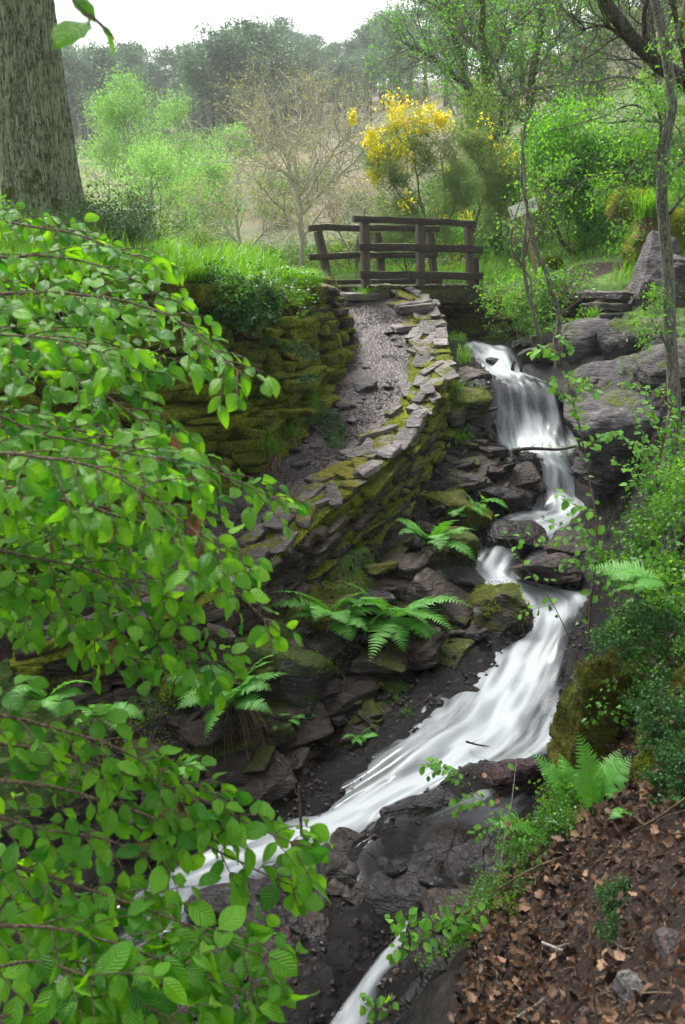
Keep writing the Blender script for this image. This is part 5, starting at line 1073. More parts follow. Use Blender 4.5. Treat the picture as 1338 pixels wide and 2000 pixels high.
for i in range(80):      # near slope right of the bridge
    px = rng.uniform(1000, 1420); Y = rng.uniform(13.2, 19); k = rng.choice([1, 2, 0, 4], p=[.12, .28, .3, .3]); x, y = hill_pt(px, Y)
    if 1120 < px < 1240 and Y < 14.2 or px < 1130 and Y < 15.5: continue
    put_shrub(k, x, y, rng.uniform(.18, .48), SHL[k] + ' on the near slope above the stacked stones', SHL[k] + 's on the near slope', 1.3)
for px, Y, s, k in ((205, 9.6, .85, 3), (170, 9.2, .7, 3), (240, 9.9, .7, 3), (60, 9.0, .5, 3), (130, 9.0, .55, 3), (20, 9.3, .6, 2), (-60, 9.3, .8, 1), (225, 9.2, .55, 3)):
    x, y = hill_pt(px, Y); put_shrub(k, x, y, s, ('dark feathery broom bush' if k == 3 else 'leafy bush') + ' at the foot of the oak trunk', 'bushes around the oak foot')
for px, Y, s in ((405, 8.15, .30), (440, 8.3, .32), (480, 8.5, .26), (360, 7.9, .3), (330, 7.7, .34), (290, 7.5, .34)):
    x, y = hill_pt(px, Y); x -= .05; o = put_shrub(2, x, y, s, 'low dark bramble spilling over the top of the retaining wall', 'brambles on the retaining wall', 1.5); o.location.z -= .14
for px, Y, s in ((350, 16, .8), (400, 17, .7), (450, 15.5, .6), (505, 16, .55), (560, 17, .6), (600, 18, .6), (480, 19, .8), (330, 19, 1.), (650, 19, .7), (540, 21, .9)):
    x, y = hill_pt(px, Y); put_shrub(int(rng.choice([1, 4, 0])), x, y, s * .8, 'low pale green scrub in the grass left of the footbridge', 'scrub left of the footbridge', 1.4)

# birches
def birch(label, px, py_top, py_base, Y, wpx, seed, n=1, lean=0., mat='birch', wood_='birchbark', name='birch_tree', leaf=.055, dens=5, strong=44):
    rng = np.random.RandomState(seed); x = W(px, 400, Y)[0]; z0 = H(x, Y) - .1; zt = W(px, py_top, Y)[2]; h = zt - z0; wr = wpx / 2 / FPX * Y * 1.04
    t = tree_obj(name, label, (x, Y, z0)); mw, ml = MB(), MB(); tips = []
    P = spline(np.array([(x, Y, z0), (x + lean * .3 + rng.normal() * .1, Y, z0 + h * .35), (x + lean * .7 + rng.normal() * .1, Y, z0 + h * .7), (x + lean, Y, zt)]), 24); tube(mw, P, np.linspace(.085 + .006 * h, .014, 24), 7); mt = mw.build('trunk', M[wood_], t)
    mw = MB()
    for j in range(strong):
        q = rng.uniform(.12, .97); i = int(q * 23); a = rng.uniform(0, 2 * PI); rr = wr * (1.15 * min(1, (1 - q) * 1.7 + .12)) * rng.uniform(.6, 1.1)
        grow(mw, P[i], np.array([math.cos(a), math.sin(a), .75]), rr * 1.45, .022 * (1.2 - q), 2, rng, up=-.05, tips=tips, k=4, wig=.22, kids_=(3, 5))
    o = mw.build('crown', M['twig' if wood_ == 'birchbark' else wood_], t); tip_leaves(ml, TC, tips, rng, dens, leaf, .17, .4, -.6); ml.build('foliage', M[mat], o); return t
birch('tall pale green birch just right of the oak trunk', 262, 160, 505, 27, 165, 301, strong=44, dens=4)
birch('slim pointed birch, second from the oak trunk', 352, 182, 505, 28.5, 120, 302, strong=34, dens=4)
birch('shorter feathery birch leaning right beside the pointed birch', 385, 300, 510, 25, 110, 303, lean=.3, strong=30, dens=4)
birch('low bushy birch in front of the tall one', 300, 300, 520, 23, 170, 304, strong=34, dens=4)
birch('small birch sapling close to the oak trunk', 215, 270, 500, 26, 120, 305, strong=16, dens=2)
birch('rounded fresh green tree behind the bare oak', 468, 250, 420, 46, 90, 306, strong=18, leaf=.10, dens=2)
birch('low hazy green tree left of the oak trunk', 15, 395, 520, 24, 110, 307, strong=30)

# bare and half-leafed trees drawn limb by limb
def limb_tree(name, label, limbs, mat, leafmat=None, twig='paletwig', sp=(10, .9, 2), leaf=(.04, 2, .05), seed=0, cat='tree', T_=TC, group=None, moss=0., tk=.012, up=.05, wob=None, **kw):
    rng = np.random.RandomState(seed); b = W(*limbs[0][0][0]); b[2] = min(b[2], H(b[0], b[1]) + .02); t = tree_obj(name, label, b, cat, group); mt, mw, ml = MB(), MB(), MB(); tips = []
    for i, (pts, r0, r1) in enumerate(limbs):
        m = mt if i == 0 else mw; P = limb(m, pts, r0, r1, 10 if r0 > .05 else 6, rng=rng, wob=wob if wob is not None else .6 * r0 + .02, moss=moss)
        if i == 0: tube(mt, np.array([b - [0, 0, .15], P[0], P[1]]), [r0 * 1.25, r0, r0], 10, cap=False)
        sprout(mw, P, min(tk, r0 * .5), rng, max(1, int(sp[0] * (1 if i else .6))), sp[1], sp[2], tips, up=up, t0=.45 if i == 0 else .15, **kw)
    mt.build('trunk', M[mat], t); o = mw.build('crown', M[twig], t)
    if leafmat: tip_leaves(ml, T_, tips, rng, leaf[1], leaf[0], leaf[2]); ml.build('foliage', M[leafmat], o)
    return t, tips
limb_tree('oak_sapling', 'bare pale-twigged young oak left of the footbridge', [([(592,555,17),(588,470,17),(582,380,17),(575,300,17)], .05, .012), ([(588,470,17),(630,410,17),(665,360,17.5)], .025, .006), ([(586,440,17),(540,400,17),(500,350,16.5)], .025, .006), ([(582,390,17),(610,330,17),(640,270,17.5)], .02, .005), ([(580,360,17),(545,300,17),(500,250,17)], .02, .005)], 'paletwig', 'ochre', sp=(18, 1.1, 2), leaf=(.035, .3, .04), seed=61, tk=.008)
limb_tree('oak_sapling', 'larger crooked grey oak behind the pale-twigged one', [([(600,540,22),(590,440,22),(575,360,22),(555,290,22),(540,200,22)], .08, .015), ([(590,420,22),(640,360,22),(700,310,22.5)], .05, .01), ([(585,400,22),(650,300,22),(690,250,22)], .05, .01), ([(575,350,22),(520,300,22),(490,210,22)], .05, .01), ([(560,310,22),(600,240,22),(620,190,22)], .04, .01)], 'paletwig', 'ochre', twig='paletwig', sp=(24, 1.9, 2), leaf=(.05, .35, .08), seed=62, tk=.016)
limb_tree('oak_sapling', 'twiggy brown bush tree between birches and the bare oak', [([(480,550,18),(470,480,18),(455,400,18)], .05, .015), ([(474,500,18),(520,450,18),(560,420,18)], .03, .006), ([(470,480,18),(430,430,18),(410,380,18)], .03, .006)], 'paletwig', 'ochre', sp=(18, 1.2, 2), leaf=(.04, .5, .06), seed=63, tk=.009)
limb_tree('oak_sapling', 'low tangled pale scrub tree just behind the far railing', [([(690,560,17),(700,480,17),(715,400,17)], .05, .012), ([(695,510,17),(660,450,17),(640,400,17)], .025, .006), ([(700,480,17),(745,440,17),(780,400,17)], .025, .006)], 'bark', 'ochre', sp=(16, 1.1, 2), leaf=(.04, .5, .06), seed=64, tk=.009)
# yellow broom
def broom(label, limbs, seed, fl, nfl, jit, green=5):
    t, tips = limb_tree('broom_bush', label, limbs, 'twig', 'broomgreen' if green else None, twig='broomstem', sp=(11, .62, 2), leaf=(.05, green, .05), seed=seed, cat='shrub', T_=tmpl_card(.2), tk=.008, up=.12)
    rng = np.random.RandomState(seed + 1); m = MB(); c = np.array([W(px, py, Y) for px, py, Y, r in fl]); rr = np.array([r for *_, r in fl]) / FPX * fl[0][2]; k = rng.randint(0, len(fl), nfl // 6); cc = c[k] + rng.normal(size=(len(k), 3)) * rr[k][:, None] * [.6, .5, .6]
    P = np.repeat(cc, 9, 0) + rng.normal(size=(len(cc) * 9, 3)) * [.02, .02, .05]; n = len(P); leaves(m, TO, P, rdir(rng, n, .2), rdir(rng, n), rng.uniform(.03, .055, n), rng.uniform(-1, 1, n)); m.build('blossom', M['flower'], t); return t
broom('yellow flowering broom bush behind the footbridge, full of blossom', [([(850,560,15),(845,480,15),(828,420,15),(800,370,15)], .035, .008), ([(845,480,15),(870,400,15),(860,300,15)], .02, .006), ([(835,440,15),(780,380,15),(750,310,15)], .02, .006), ([(828,420,15),(810,330,15),(790,240,15)], .02, .006), ([(845,470,15),(880,420,15),(900,350,15)], .02, .006)], 71,
 [(775,215,15,24),(840,228,15,20),(755,285,15,26),(790,300,15,20),(735,300,15,14),(732,345,15,8),(820,250,15,20),(865,235,15,12),(780,250,15,20),(725,270,15,12),(745,320,15,12)], 2300, .10)
broom('second sparser broom bush right of the first with blossom low down', [([(905,560,16),(915,480,16),(940,400,16),(960,320,16)], .035, .008), ([(915,480,16),(960,420,16),(1000,350,16)], .02, .006), ([(935,420,16),(930,340,16),(920,270,16)], .02, .006), ([(960,400,16),(1010,370,16),(1040,330,16)], .02, .006)], 72,
 [(1020,370,16,30),(1005,345,16,26),(940,260,16,24),(975,300,16,24),(1040,335,16,18),(880,400,16,16),(905,415,16,16),(880,340,16,8),(690,230,16,5)], 800, .08)
broom('low broom scrub with scattered blossom just behind the railings', [([(800,560,14.6),(790,500,14.6),(780,450,14.6)], .02, .006), ([(795,530,14.6),(830,480,14.6),(850,430,14.6)], .015, .005), ([(800,540,14.6),(760,500,14.6),(740,450,14.6)], .015, .005)], 73, [(800,450,14.6,30),(780,400,14.6,30),(850,430,14.6,34),(890,500,14.6,24),(830,490,14.6,30)], 200, .2)
# right-hand woodland
limb_tree('oak_tree', 'tall bare oak with long mossy limb reaching left over the broom', [([(985,560,21),(960,430,21),(935,300,21),(915,180,21),(885,60,21),(850,-80,21)], .16, .05), ([(915,170,21),(880,140,21),(830,105,21),(780,80,21)], .07, .02), ([(925,230,21),(960,130,21),(940,60,21),(890,40,21),(820,-10,21)], .08, .02), ([(945,330,21),(1000,240,21),(1030,120,21)], .06, .02), ([(890,80,21),(940,0,21),(960,-80,21)], .06, .02)], 'darkbark', 'bushg', twig='bark', sp=(20, 1.9, 2), leaf=(.055, .6, .12), seed=81, moss=.5, tk=.018)
limb_tree('oak_tree', 'second bare oak with dark upright trunk and mossy bark', [([(965,480,19),(950,420,19),(960,330,19),(955,220,19),(940,60,19),(948,-80,19)], .10, .05), ([(955,220,19),(1010,180,19),(1080,170,19)], .05, .015), ([(945,110,19),(900,60,19),(870,-20,19)], .05, .015), ([(950,160,19),(1000,60,19),(1060,0,19)], .05, .015)], 'darkbark', 'bushg', twig='bark', sp=(18, 1.6, 2), leaf=(.055, .6, .12), seed=82, moss=.4, tk=.015)
limb_tree('ash_tree', 'ivy-hung leafing tree left of the bright green bush', [([(1050,500,20),(1040,400,20),(1030,280,20),(1040,160,20),(1060,20,20),(1070,-60,20)], .13, .05), ([(1035,280,20),(1090,200,20),(1120,120,20)], .06, .015), ([(1035,250,20),(985,180,20),(960,100,20)], .06, .015), ([(1040,150,20),(1100,60,20),(1150,0,20)], .05, .015)], 'darkbark', 'bushg', twig='bark', sp=(18, 1.7, 2), leaf=(.065, 1.3, .18), seed=83, moss=.2, tk=.016)
limb_tree('oak_tree', 'mossy-footed oak trunks beyond the white board', [([(975,480,17.5),(968,440,17.5),(958,380,17.5),(965,300,17.5),(985,200,17.5)], .09, .03), ([(968,440,17.5),(985,380,17.5),(1010,330,17.5)], .04, .012), ([(960,360,17.5),(920,300,17.5),(900,240,17.5)], .04, .012)], 'darkbark', 'shrub', twig='bark', sp=(13, 1.1, 2), leaf=(.05, 2, .09), seed=84, moss=.7)
limb_tree('oak_tree', 'grey tree trunk standing upright against the sky on the right hill', [([(1178,260,34),(1172,160,34),(1168,60,34),(1165,-80,34)], .22, .14), ([(1170,120,34),(1230,60,34),(1290,20,34)], .07, .02), ([(1168,90,34),(1110,40,34),(1070,-10,34)], .07, .02)], 'bark', 'ochre', twig='bark', sp=(16, 2.6, 2), leaf=(.07, 1, .12), seed=85, tk=.022)
limb_tree('oak_tree', 'dead-looking tree with long drooping pale branch on the right hill', [([(1310,330,17),(1300,240,17),(1285,150,17),(1270,60,17),(1270,-60,17)], .08, .04), ([(1300,240,17),(1240,235,17),(1180,240,17),(1120,225,17)], .03, .008), ([(1290,180,17),(1220,150,17),(1150,160,17),(1100,150,17)], .03, .008), ([(1285,150,17),(1200,110,17),(1120,90,17)], .03, .008)], 'bark', None, twig='bark', sp=(17, 1.3, 2), seed=86, tk=.010)
limb_tree('oak_tree', 'thick dark leaning tree crossing the top right corner', [([(1560,520,9),(1470,320,9),(1350,165,9),(1290,125,9),(1235,75,9),(1185,0,9),(1150,-70,9)], .10, .05), ([(1350,165,9),(1330,80,9),(1300,-30,9)], .035, .015), ([(1290,125,9),(1260,60,9),(1275,-30,9)], .035, .015), ([(1235,80,9),(1180,50,9),(1130,60,9)], .02, .006)], 'darkbark', None, twig='darkbark', sp=(11, .7, 2), seed=87, moss=-.15, tk=.010)
limb_tree('slender_tree', 'slender grey lichen-spotted tree standing on the right bank', [([(1318,800,7.2),(1312,700,7.2),(1306,560,7.2),(1298,440,7.2),(1292,360,7.2),(1300,270,7.2),(1312,200,7.2),(1300,100,7.2),(1280,0,7.2),(1272,-80,7.2)], .052, .030), ([(1300,340,7.2),(1345,300,7.2),(1400,200,7.2)], .018, .006), ([(1298,395,7.2),(1285,330,7.2),(1290,240,7.15),(1265,170,7.1)], .018, .006), ([(1306,420,7.2),(1338,380,7.1),(1380,350,7.0)], .014, .005), ([(1292,370,7.2),(1230,340,7.1),(1160,345,7.0),(1090,390,6.9)], .010, .003), ([(1300,250,7.2),(1240,205,7.2),(1170,230,7.1),(1060,260,7.0)], .010, .003), ([(1310,690,7.2),(1295,660,7.15),(1270,620,7.1)], .012, .004), ([(1300,110,7.2),(1330,50,7.2),(1345,-30,7.2)], .022, .01), ([(1296,300,7.2),(1250,300,7.2),(1215,380,7.1),(1180,440,7.0)], .008, .003)], 'slimbark', 'hazel', twig='bark', sp=(5, .42, 2), leaf=(.03, 1, .03), seed=88, tk=.004, wob=.008)
# saplings by the right end of the bridge
limb_tree('sapling', 'forked grey sapling rising from the bank before the far wall', [([(1050,690,10.9),(1046,620,10.9),(1030,560,10.9),(1022,500,10.9),(1030,430,10.9),(1026,350,10.9),(1020,250,10.9)], .028, .010), ([(1022,520,10.9),(1000,480,10.9),(1008,420,10.9),(1030,370,10.9)], .012, .005), ([(1022,500,10.9),(1050,420,10.9),(1070,370,10.9)], .010, .004)], 'bark', 'hazel', twig='twig', sp=(9, .5, 2), leaf=(.04, .12, .05), seed=91, tk=.005)
limb_tree('sapling', 'curved sapling with thick mossy foot beside the outcrop', [([(1090,705,10.6),(1084,670,10.6),(1092,625,10.6),(1075,560,10.6),(1062,520,10.6),(1040,450,10.6),(1025,380,10.6),(1018,300,10.6),(1035,200,10.6)], .034, .008), ([(1092,628,10.6),(1105,590,10.6),(1100,560,10.6)], .012, .005), ([(1045,470,10.6),(1075,400,10.6),(1085,330,10.6)], .008, .003)], 'bark', 'hazel', twig='twig', sp=(9, .5, 2), leaf=(.04, .15, .05), seed=92, tk=.005)
limb_tree('sapling', 'thin sapling with big pale leaves over the outcrop edge', [([(1052,650,11.2),(1040,600,11.2),(1035,540,11.2),(1000,500,11.2),(1010,440,11.2)], .014, .006)], 'bark', 'hazel', twig='twig', sp=(6, .4, 1), leaf=(.05, .35, .05), seed=93, tk=.004)
limb_tree('hazel_bush', 'bright green leafy bush with crooked stem on the right slope', [([(1122,500,14.6),(1095,470,14.6),(1080,420,14.6),(1085,380,14.6),(1100,320,14.6)], .035, .010), ([(1085,390,14.6),(1130,340,14.6),(1160,290,14.6)], .014, .005), ([(1085,400,14.6),(1060,350,14.6),(1070,290,14.6)], .014, .005), ([(1110,480,14.6),(1105,420,14.6),(1130,380,14.6)], .012, .005), ([(1100,340,14.6),(1095,290,14.6),(1110,250,14.6)], .012, .005)], 'darkbark', 'bushg', twig='twig', sp=(17, .62, 2), leaf=(.045, 2, .12), seed=94, tk=.006, T_=TO)
limb_tree('hazel_bush', 'fresh green bush filling the slope below the crooked-stemmed one', [([(1150,520,14.6),(1160,480,14.6),(1165,440,14.6)], .02, .006), ([(1155,500,14.6),(1190,470,14.6),(1210,440,14.6)], .012, .005)], 'twig', 'bushg', twig='twig', sp=(16, .55, 2), leaf=(.045, 3, .10), seed=95, tk=.006, T_=TO)
limb_tree('hazel_bush', 'dark green leafy bush above the golden mossy boulder', [([(1200,400,14.6),(1195,360,14.6),(1190,320,14.6)], .02, .006), ([(1198,380,14.6),(1230,350,14.6),(1260,330,14.6)], .012, .005), ([(1198,370,14.6),(1160,340,14.6),(1140,320,14.6)], .012, .005)], 'twig', 'under', twig='twig', sp=(16, .6, 2), leaf=(.045, 3, .11), seed=96, tk=.006, T_=TO)
# white board on a pale stake
t = empty('notice_board', tuple(W(1050, 550, 12.9)), 'tilted white board on a pale leaning stake right of the footbridge', 'sign')
mb = MB(); limb(mb, [(1054,570,12.95),(1040,500,12.95),(1022,425,12.95),(1016,395,12.95)], .030, .024, 8, moss=0); mb.build('stake', M['stake'], t)
A_, B_ = W(996, 417, 12.9), W(1048, 396, 12.9); up_ = W(994, 407, 12.9) - W(1000, 428, 12.9); up_ = nrm(up_) * .17; y_ = np.array([0, .012, 0]); c8 = [A_ - up_ / 2, B_ - up_ / 2, B_ + up_ / 2, A_ + up_ / 2]
V = np.array(c8 + [c + y_ for c in c8]); F = np.array([(0, 1, 2, 3), (5, 4, 7, 6), (4, 0, 3, 7), (1, 5, 6, 2), (3, 2, 6, 7), (4, 5, 1, 0)]); mb = MB(); mb.add(V, F); mb.build('board', M['signwhite'], t, smooth=False)
mb = MB(); ex = (B_ - A_); rr_ = np.random.RandomState(3)
for (u, v, w_, h_) in ((.06, .5, .05, .6), (.86, .5, .06, .5)):
    c = A_ + ex * u + up_ * (v - .5) + [0, -.004, 0]; mb.add(np.array([c - ex * w_ / 2 - up_ * h_ / 2, c + ex * w_ / 2 - up_ * h_ / 2, c + ex * w_ / 2 + up_ * h_ / 2, c - ex * w_ / 2 + up_ * h_ / 2]), np.array([(0, 1, 2, 3)]))
mb.build('printed_mark', M['ink'], t, smooth=False)

# ---------------------------------------------------------------- near right bank: saplings, brambles, ivy, sticks
def sap(label, pts, twigs, leafn, size, mat, seed, r=.005, name='sapling', T_=TO, bark_='twig', leafy=(.2, 1), cat='sapling'):
    """stem through pts; twigs: list of (pts); leaves in alternating pairs along stem and twigs"""
    rng = np.random.RandomState(seed); b = W(*pts[0]); t = tree_obj(name, label, b, cat); ms, ml = MB(), MB()
    P = limb(ms, pts, r, r * .35, 6, moss=0); tw = [spline(np.array([W(*q) for q in g_]), 14) for g_ in twigs]
    for q in tw: tube(ms, q, np.linspace(r * .45, .0009, len(q)), 4, cap=False)
    LP, LD = [], []
    for q, a0, m in [(P, leafy[0], leafn)] + [(q, .1, max(3, int(leafn * .6))) for q in tw]:
        for i in range(m):
            f = a0 + (leafy[1] - a0) * (i + rng.rand()) / m; j = min(int(f * (len(q) - 1)), len(q) - 2); d = nrm(q[j + 1] - q[j]); sv = nrm(np.cross(d, [.2, -.4, 1])) * (1 if i % 2 else -1)
            LP.append(q[j] + sv * .006); LD.append(d * .5 + sv * 1.0 + rng.normal(size=3) * .4 + [0, 0, -.2])
    LP, LD = np.array(LP), np.array(LD); n = len(LP); leaves(ml, T_, LP, LD, np.array([.1, -.5, 1.]) + rng.normal(size=(n, 3)) * .4, size * rng.uniform(.6, 1.25, n), np.clip(rng.normal(size=n) * .6, -1, 1))
    ms.build('stem', M[bark_], t); ml.build('foliage', M[mat], t); return t
sap('tall thin sapling with round leaves right of the waterfall', [(1175,1400,4.5),(1150,1250,4.6),(1166,1050,4.7),(1150,934,4.8),(1134,842,4.8),(1114,765,4.9),(1078,640,5.0)], [[(1134,842,4.8),(1120,790,4.8),(1150,740,4.75)], [(1120,790,4.85),(1090,760,4.9),(1075,740,4.9)], [(1100,730,4.9),(1130,740,4.85),(1170,770,4.8)], [(1090,690,4.95),(1060,680,5.),(1040,690,5.)], [(1085,660,5),(1110,670,5),(1120,690,5)], [(1160,1000,4.7),(1120,985,4.7),(1090,960,4.7)], [(1140,880,4.8),(1180,850,4.8),(1200,850,4.75)]], 26, .055, 'hazel', 401, .007)
sap('leafy green sapling clump before the big purple grey boulder', [(1282,965,5.6),(1285,910,5.6),(1300,850,5.6),(1312,790,5.6)], [[(1284,930,5.6),(1240,880,5.6),(1200,840,5.55)], [(1286,900,5.6),(1250,840,5.6),(1230,790,5.6)], [(1290,880,5.6),(1330,850,5.6),(1360,830,5.6)], [(1284,940,5.6),(1230,920,5.5),(1190,890,5.5)], [(1295,860,5.6),(1270,800,5.6),(1260,760,5.6)], [(1284,930,5.6),(1260,890,5.5),(1240,860,5.5)], [(1284,950,5.6),(1320,920,5.5),(1350,900,5.5)], [(1284,955,5.6),(1250,940,5.5),(1220,950,5.5)]], 34, .05, 'hazel', 402, .007)
sap('second leafy sapling behind it against the slender tree', [(1330,960,6.2),(1325,880,6.2),(1318,800,6.2),(1290,750,6.2)], [[(1325,880,6.2),(1280,830,6.2),(1250,800,6.2)], [(1320,830,6.2),(1350,790,6.2),(1380,780,6.2)], [(1318,800,6.2),(1270,760,6.2),(1210,750,6.1)], [(1325,900,6.2),(1290,880,6.2),(1260,880,6.2)]], 34, .05, 'hazel', 403, .007)
sap('leaning twig with a few fresh leaves over the lower pool', [(1130,1290,4.6),(1080,1180,4.7),(1020,1100,4.8),(960,1000,4.9),(935,960,5.)], [[(1020,1100,4.8),(1010,1060,4.8),(1040,1020,4.8)], [(1060,1150,4.75),(1100,1100,4.7),(1140,1080,4.7)], [(1080,1180,4.7),(1040,1190,4.7),(1010,1200,4.7)]], 12, .05, 'hazel', 404, .003)
sap('leafy spray hanging over the foot of the lower fall', [(1260,1160,4.7),(1190,1080,4.75),(1120,1040,4.8),(1050,1010,4.85)], [[(1190,1080,4.7),(1150,1100,4.7),(1090,1100,4.7)], [(1150,1055,4.8),(1120,1010,4.8),(1100,990,4.8)], [(1120,1040,4.8),(1080,1060,4.8),(1045,1060,4.8)]], 22, .045, 'hazel', 405, .003)
sap('twiggy sprig with maple-like leaves above the thin water', [(1060,1720,3.05),(1010,1640,3.1),(960,1580,3.15),(900,1525,3.2),(840,1500,3.25)], [[(900,1525,3.2),(870,1500,3.2),(830,1515,3.2)], [(940,1560,3.15),(900,1570,3.15),(880,1585,3.15)], [(980,1600,3.15),(940,1620,3.15),(925,1635,3.1)], [(870,1510,3.2),(850,1490,3.2),(820,1495,3.2)]], 26, .032, 'hazel', 406, .0025)
sap('upright bare twig with dried brown tip above the thin water', [(985,1690,3.05),(1000,1600,3.1),(960,1540,3.15),(915,1495,3.2)], [], 4, .03, 'dead', 407, .002)
sap('pale stick with small leaves rising from the litter edge', [(975,1720,3.05),(985,1640,3.08),(1000,1560,3.1),(1010,1470,3.15)], [[(985,1640,3.1),(960,1620,3.1),(940,1660,3.1)]], 5, .03, 'hazel', 408, .0028, bark_='paletwig')
sap('young plant with broad pale leaves by the little bottom fall', [(800,1880,3.0),(800,1830,3.02),(795,1780,3.05)], [[(798,1830,3.02),(770,1800,3.02),(755,1790,3.0)], [(798,1810,3.03),(830,1790,3.03),(860,1800,3.0)], [(800,1850,3.0),(840,1830,3.0),(880,1800,3.0)], [(798,1860,3.0),(775,1850,3.0),(765,1870,3.0)]], 12, .05, 'hazel', 409, .0025)
sap('second young plant right beside the broad-leaved one', [(905,1850,2.95),(895,1810,2.97),(885,1780,3.0)], [[(900,1830,2.95),(930,1790,2.95),(950,1780,2.95)], [(895,1810,2.95),(870,1790,2.95),(850,1780,2.95)]], 12, .045, 'hazel', 410, .0025)
sap('small bright seedling at the very bottom left of the litter', [(735,2010,2.62),(735,1975,2.64),(735,1950,2.65)], [[(735,1975,2.63),(705,1955,2.63),(700,1945,2.63)], [(735,1975,2.63),(765,1955,2.63),(770,1950,2.63)]], 10, .035, 'hazel', 411, .002)
def clump(seed, mat, size, stems, per, leaf, T_=TO, name='bramble', lean=.9, bk='twig'):
    rng = np.random.RandomState(seed); t = tree_obj(name, 'x', (0, 0, 0), name.replace('_', ' ')); mw, ml = MB(), MB(); tips = []
    for i in range(stems):
        a = rng.uniform(0, 2 * PI); grow(mw, np.array([.04 * math.cos(a), .04 * math.sin(a), -.02]), np.array([math.cos(a) * lean, math.sin(a) * lean, 1]), size, .0028, 1, rng, up=-.12, wig=.22, kids_=(3, 6), tips=tips, k=4, ratio=(.4, .7))
    tip_leaves(ml, T_, tips, rng, per, leaf, .016, .9, -.1); return kids(t, mw.build('stem', M[bk], t), ml.build('foliage', M[mat], t))
bc = [clump(501, 'under', .42, 10, 2, .034), clump(502, 'hazel', .36, 9, 2, .032), clump(503, 'under', .30, 10, 2, .026), clump(504, 'ivy', .22, 12, 3, .028)]
rng = np.random.RandomState(520)
BL = ['arching bramble with mid green leaves', 'light green leafy bramble', 'small-leaved bramble', 'dark ivy patch']
k = 0
while k < 64:
    px, py = rng.uniform(1050, 1420), rng.uniform(960, 1240); Y = float(np.interp(py, [950, 1290], [6.3, 3.5])) + rng.normal() * .25; x = W(px, py, Y)[0]
    d = float(stream_d(np.array([x]), np.array([Y]))[0])
    if d < .34 or (px < 1250 and py > 1170): continue
    q = int(rng.choice([0, 1, 2, 3], p=[.38, .25, .27, .10])); o = bc[q] if ('b', q) not in used else copy_tree(bc[q]); used.add(('b', q)); o.location = (x, Y, H(x, Y)); o.rotation_euler = (0, 0, rng.uniform(0, 6)); s_ = rng.uniform(.5, .9); o.scale = (s_,) * 3
    o['label'] = BL[q] + ' in the thicket on the right bank'; o['group'] = BL[q].split(' with')[0] + 's in the right bank thicket'; k += 1
def strew(n_, pxr, pyr, Yr, q_, sc, label, group, zoff=0.):
    for i in range(n_):
        px, py = rng.uniform(*pxr), rng.uniform(*pyr); Y = float(np.interp(py, pyr, Yr)) + rng.normal() * .05; c = W(px, py, Y); q = int(rng.choice(q_))
        o = copy_tree(bc[q]); o.location = (c[0], c[1], c[2] + zoff if zoff is not None else H(c[0], c[1])); o.rotation_euler = (0, 0, rng.uniform(0, 6)); s_ = sc * rng.uniform(.7, 1.2); o.scale = (s_,) * 3; o['label'] = label; o['group'] = group
strew(5, (1175, 1245), (1245, 1300), (3.72, 3.6), [3, 2], .36, 'dark ivy sprig climbing over the top of the tall mossy rock', 'ivy over the mossy rock top')
strew(14, (1240, 1315), (1210, 1400), (3.7, 3.35), [3, 2], .42, 'trailing ivy hanging down beside the tall mossy rock', 'ivy beside the mossy rock')
strew(10, (1295, 1345), (1380, 1600), (3.1, 2.7), [3], .45, 'ivy sprig on the mossy bank at the right edge', 'ivy at the right edge')
strew(16, (1010, 1140), (1560, 1700), (3.35, 2.95), [1, 2], .42, 'low green herb at the litter edge below the ferns', 'herbs at the litter edge', None)
strew(10, (880, 1010), (1660, 1800), (3.3, 3.0), [1, 2], .4, 'small green herb between wet rock and leaf litter', 'herbs beside the wet rock', None)
strew(12, (970, 1100), (560, 660), (12.2, 11.3), [0, 2, 1], 1., 'leafy bramble hanging on the far wall below the saplings', 'brambles on the far wall')
strew(3, (870, 900), (660, 680), (12.0, 11.6), [1], .3, 'small green plant along the upper pool', 'plants along the upper pool')
strew(8, (590, 660), (760, 860), (9.0, 8.2), [2, 3], .5, 'small leafy plant at the foot of the retaining wall', 'plants at the retaining wall foot', None)
strew(30, (330, 525), (562, 630), (7.95, 7.7), [3, 0, 2, 3], .95, 'dark leafy bramble hanging over the edge of the retaining wall', 'brambles hanging over the retaining wall')
strew(14, (300, 640), (640, 860), (7.5, 8.6), [3, 2], .4, 'little plant rooted in the mossy retaining wall', 'plants rooted in the retaining wall')
strew(3, (1180, 1215), (1700, 1790), (2.3, 2.15), [3], .25, 'single ivy shoot creeping over the leaf litter', 'ivy shoots in the leaf litter', None)
strew(6, (1040, 1260), (820, 720), (9.0, 9.4), [1], .4, 'green seedling growing on the ribbed outcrop', 'seedlings on the outcrop', None)
strew(10, (740, 800), (1280, 1460), (6.2, 5.5), [2], .18, 'tiny green plantlet on the dripping left bank', 'plantlets on the dripping bank', None)
def stick(name, label, pts, r0, r1, mat='bark', seed=1, cat='stick'):
    rr = np.random.RandomState(seed); m = MB(); P = limb(m, pts, r0, r1, 7, n=26, rng=rr, wob=.01, moss=-.3)
    for j in range(3): i = rr.randint(6, 22); grow(m, P[i], nrm(P[i + 1] - P[i]) + rr.normal(size=3) * .5, .10, r0 * .35, 0, rr, k=4)
    b = P[0]; return tag(m.build(name, M[mat], loc=b), label, cat)
stick('fallen_branch', 'crooked fallen branch lying on the litter at bottom right', [(985,2010,2.12),(1060,1955,2.12),(1130,1925,2.14),(1195,1880,2.16),(1260,1830,2.2)], .0085, .003, 'bark', 5, 'branch')
stick('fallen_branch', 'long thin dark twig arching along the upper edge of the litter', [(900,1790,3.12),(1000,1720,2.95),(1080,1680,2.85),(1180,1655,2.7),(1240,1655,2.6)], .005, .002, 'twig', 6, 'branch')
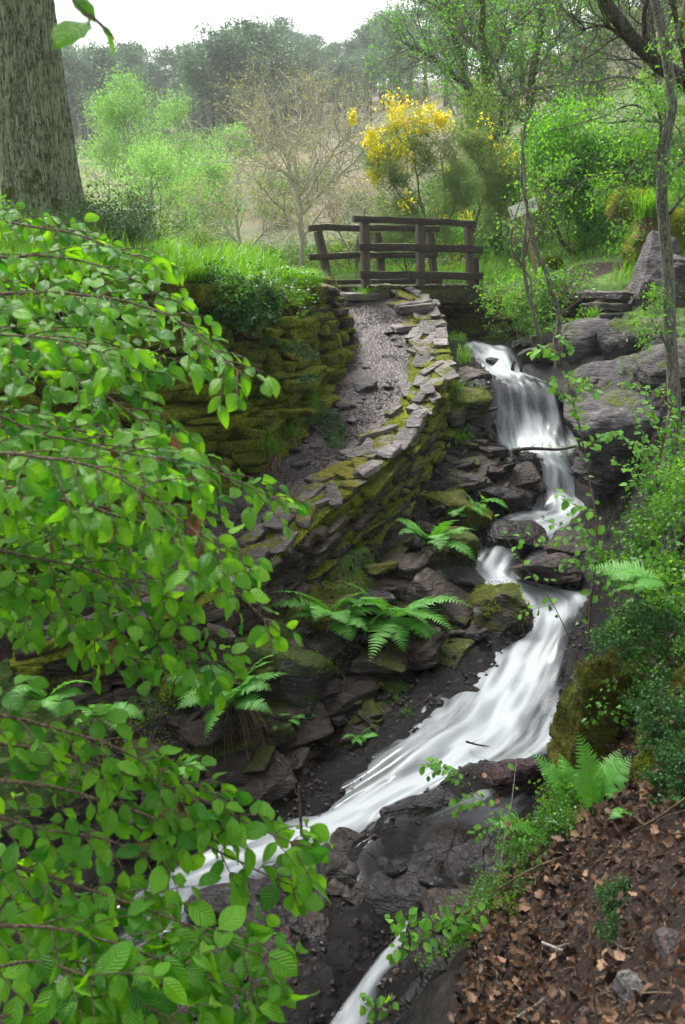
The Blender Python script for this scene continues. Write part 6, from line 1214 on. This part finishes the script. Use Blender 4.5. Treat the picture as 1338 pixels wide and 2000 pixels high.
stick('fallen_branch', 'small pale stick lying mid litter', [(1060,1840,2.3),(1100,1855,2.26),(1140,1860,2.22)], .005, .003, 'paletwig', 7, 'branch')
stick('fallen_branch', 'dark twig slanting from the stump down across the litter', [(1338,1560,2.5),(1280,1600,2.62),(1220,1630,2.7),(1160,1650,2.8)], .005, .002, 'twig', 8, 'branch')
stick('stem', 'thin upright brown stem standing close in front of the leaf litter', [(1168,2060,1.45),(1160,1950,1.45),(1152,1800,1.46),(1147,1660,1.48),(1142,1600,1.5)], .0035, .0016, 'twig', 9, 'stem')
stick('stick', 'short wet brown stick poking out of the lower stream', [(590,1630,4.6),(588,1590,4.6),(584,1535,4.6)], .010, .006, 'twig', 10)
stick('stick', 'small dark twig stuck in the white rapids', [(910,1448,5.15),(930,1454,5.12),(955,1458,5.1)], .008, .003, 'darkbark', 11)
stick('stick', 'dark broken twig caught at the lip of the pool', [(1000,880,9.25),(1040,876,9.2),(1090,878,9.2),(1125,872,9.2)], .022, .012, 'darkbark', 12)
stick('stick', 'stub of black driftwood standing in the upper pool', [(1001,735,10.7),(1000,720,10.7),(1004,705,10.7)], .03, .015, 'darkbark', 13)
stick('stick', 'second black driftwood stub in the upper pool', [(1018,728,10.75),(1017,712,10.75),(1016,700,10.75)], .022, .012, 'darkbark', 14)
stick('stick', 'slanted dark twig lying on the wet flake ledge', [(585,1865,3.75),(605,1840,3.8),(622,1815,3.85)], .006, .003, 'darkbark', 15)
stick('stick', 'dark stump standing at the foot of the forked sapling', [(1048,705,10.8),(1046,680,10.8),(1044,655,10.8)], .05, .04, 'darkbark', 16)
# small trickle between two boulders
tl = WW([(922,1186,6.5),(925,1200,6.42),(926,1240,6.38),(918,1275,6.3)]); tr = WW([(940,1186,6.5),(946,1200,6.42),(952,1240,6.38),(962,1275,6.3)])
ribbon('waterfall', tl, tr, [.5, .5, .45, .7], M['veil'], n=60, k=16, lump=.006, over=.02, endfade=False)
# ---------------------------------------------------------------- haze
t = NT('haze_air'); v = t.n('VolumePrincipled', Color=(.93, .96, .98), Density=.0009, Anisotropy=.2); t.t.links.new(v.outputs[0], t.out.inputs[1])
zmin, zmax = float(GZ.min()) - 1.5, 58.0; x0, x1, y0, y1 = -268, 268, -13, 424
V = np.array([(x0, y0, zmin), (x1, y0, zmin), (x1, y1, zmin), (x0, y1, zmin), (x0, y0, zmax), (x1, y0, zmax), (x1, y1, zmax), (x0, y1, zmax)])
o = obj('haze', V, np.array([(0, 3, 2, 1), (4, 5, 6, 7), (0, 1, 5, 4), (1, 2, 6, 5), (2, 3, 7, 6), (3, 0, 4, 7)]), t.m, smooth=False); tag(o, kind='stuff')
for o in list(C.objects):   # move prototypes that were never placed out of the way
    if o.get('label') == 'x': o['label'] = 'shrub'
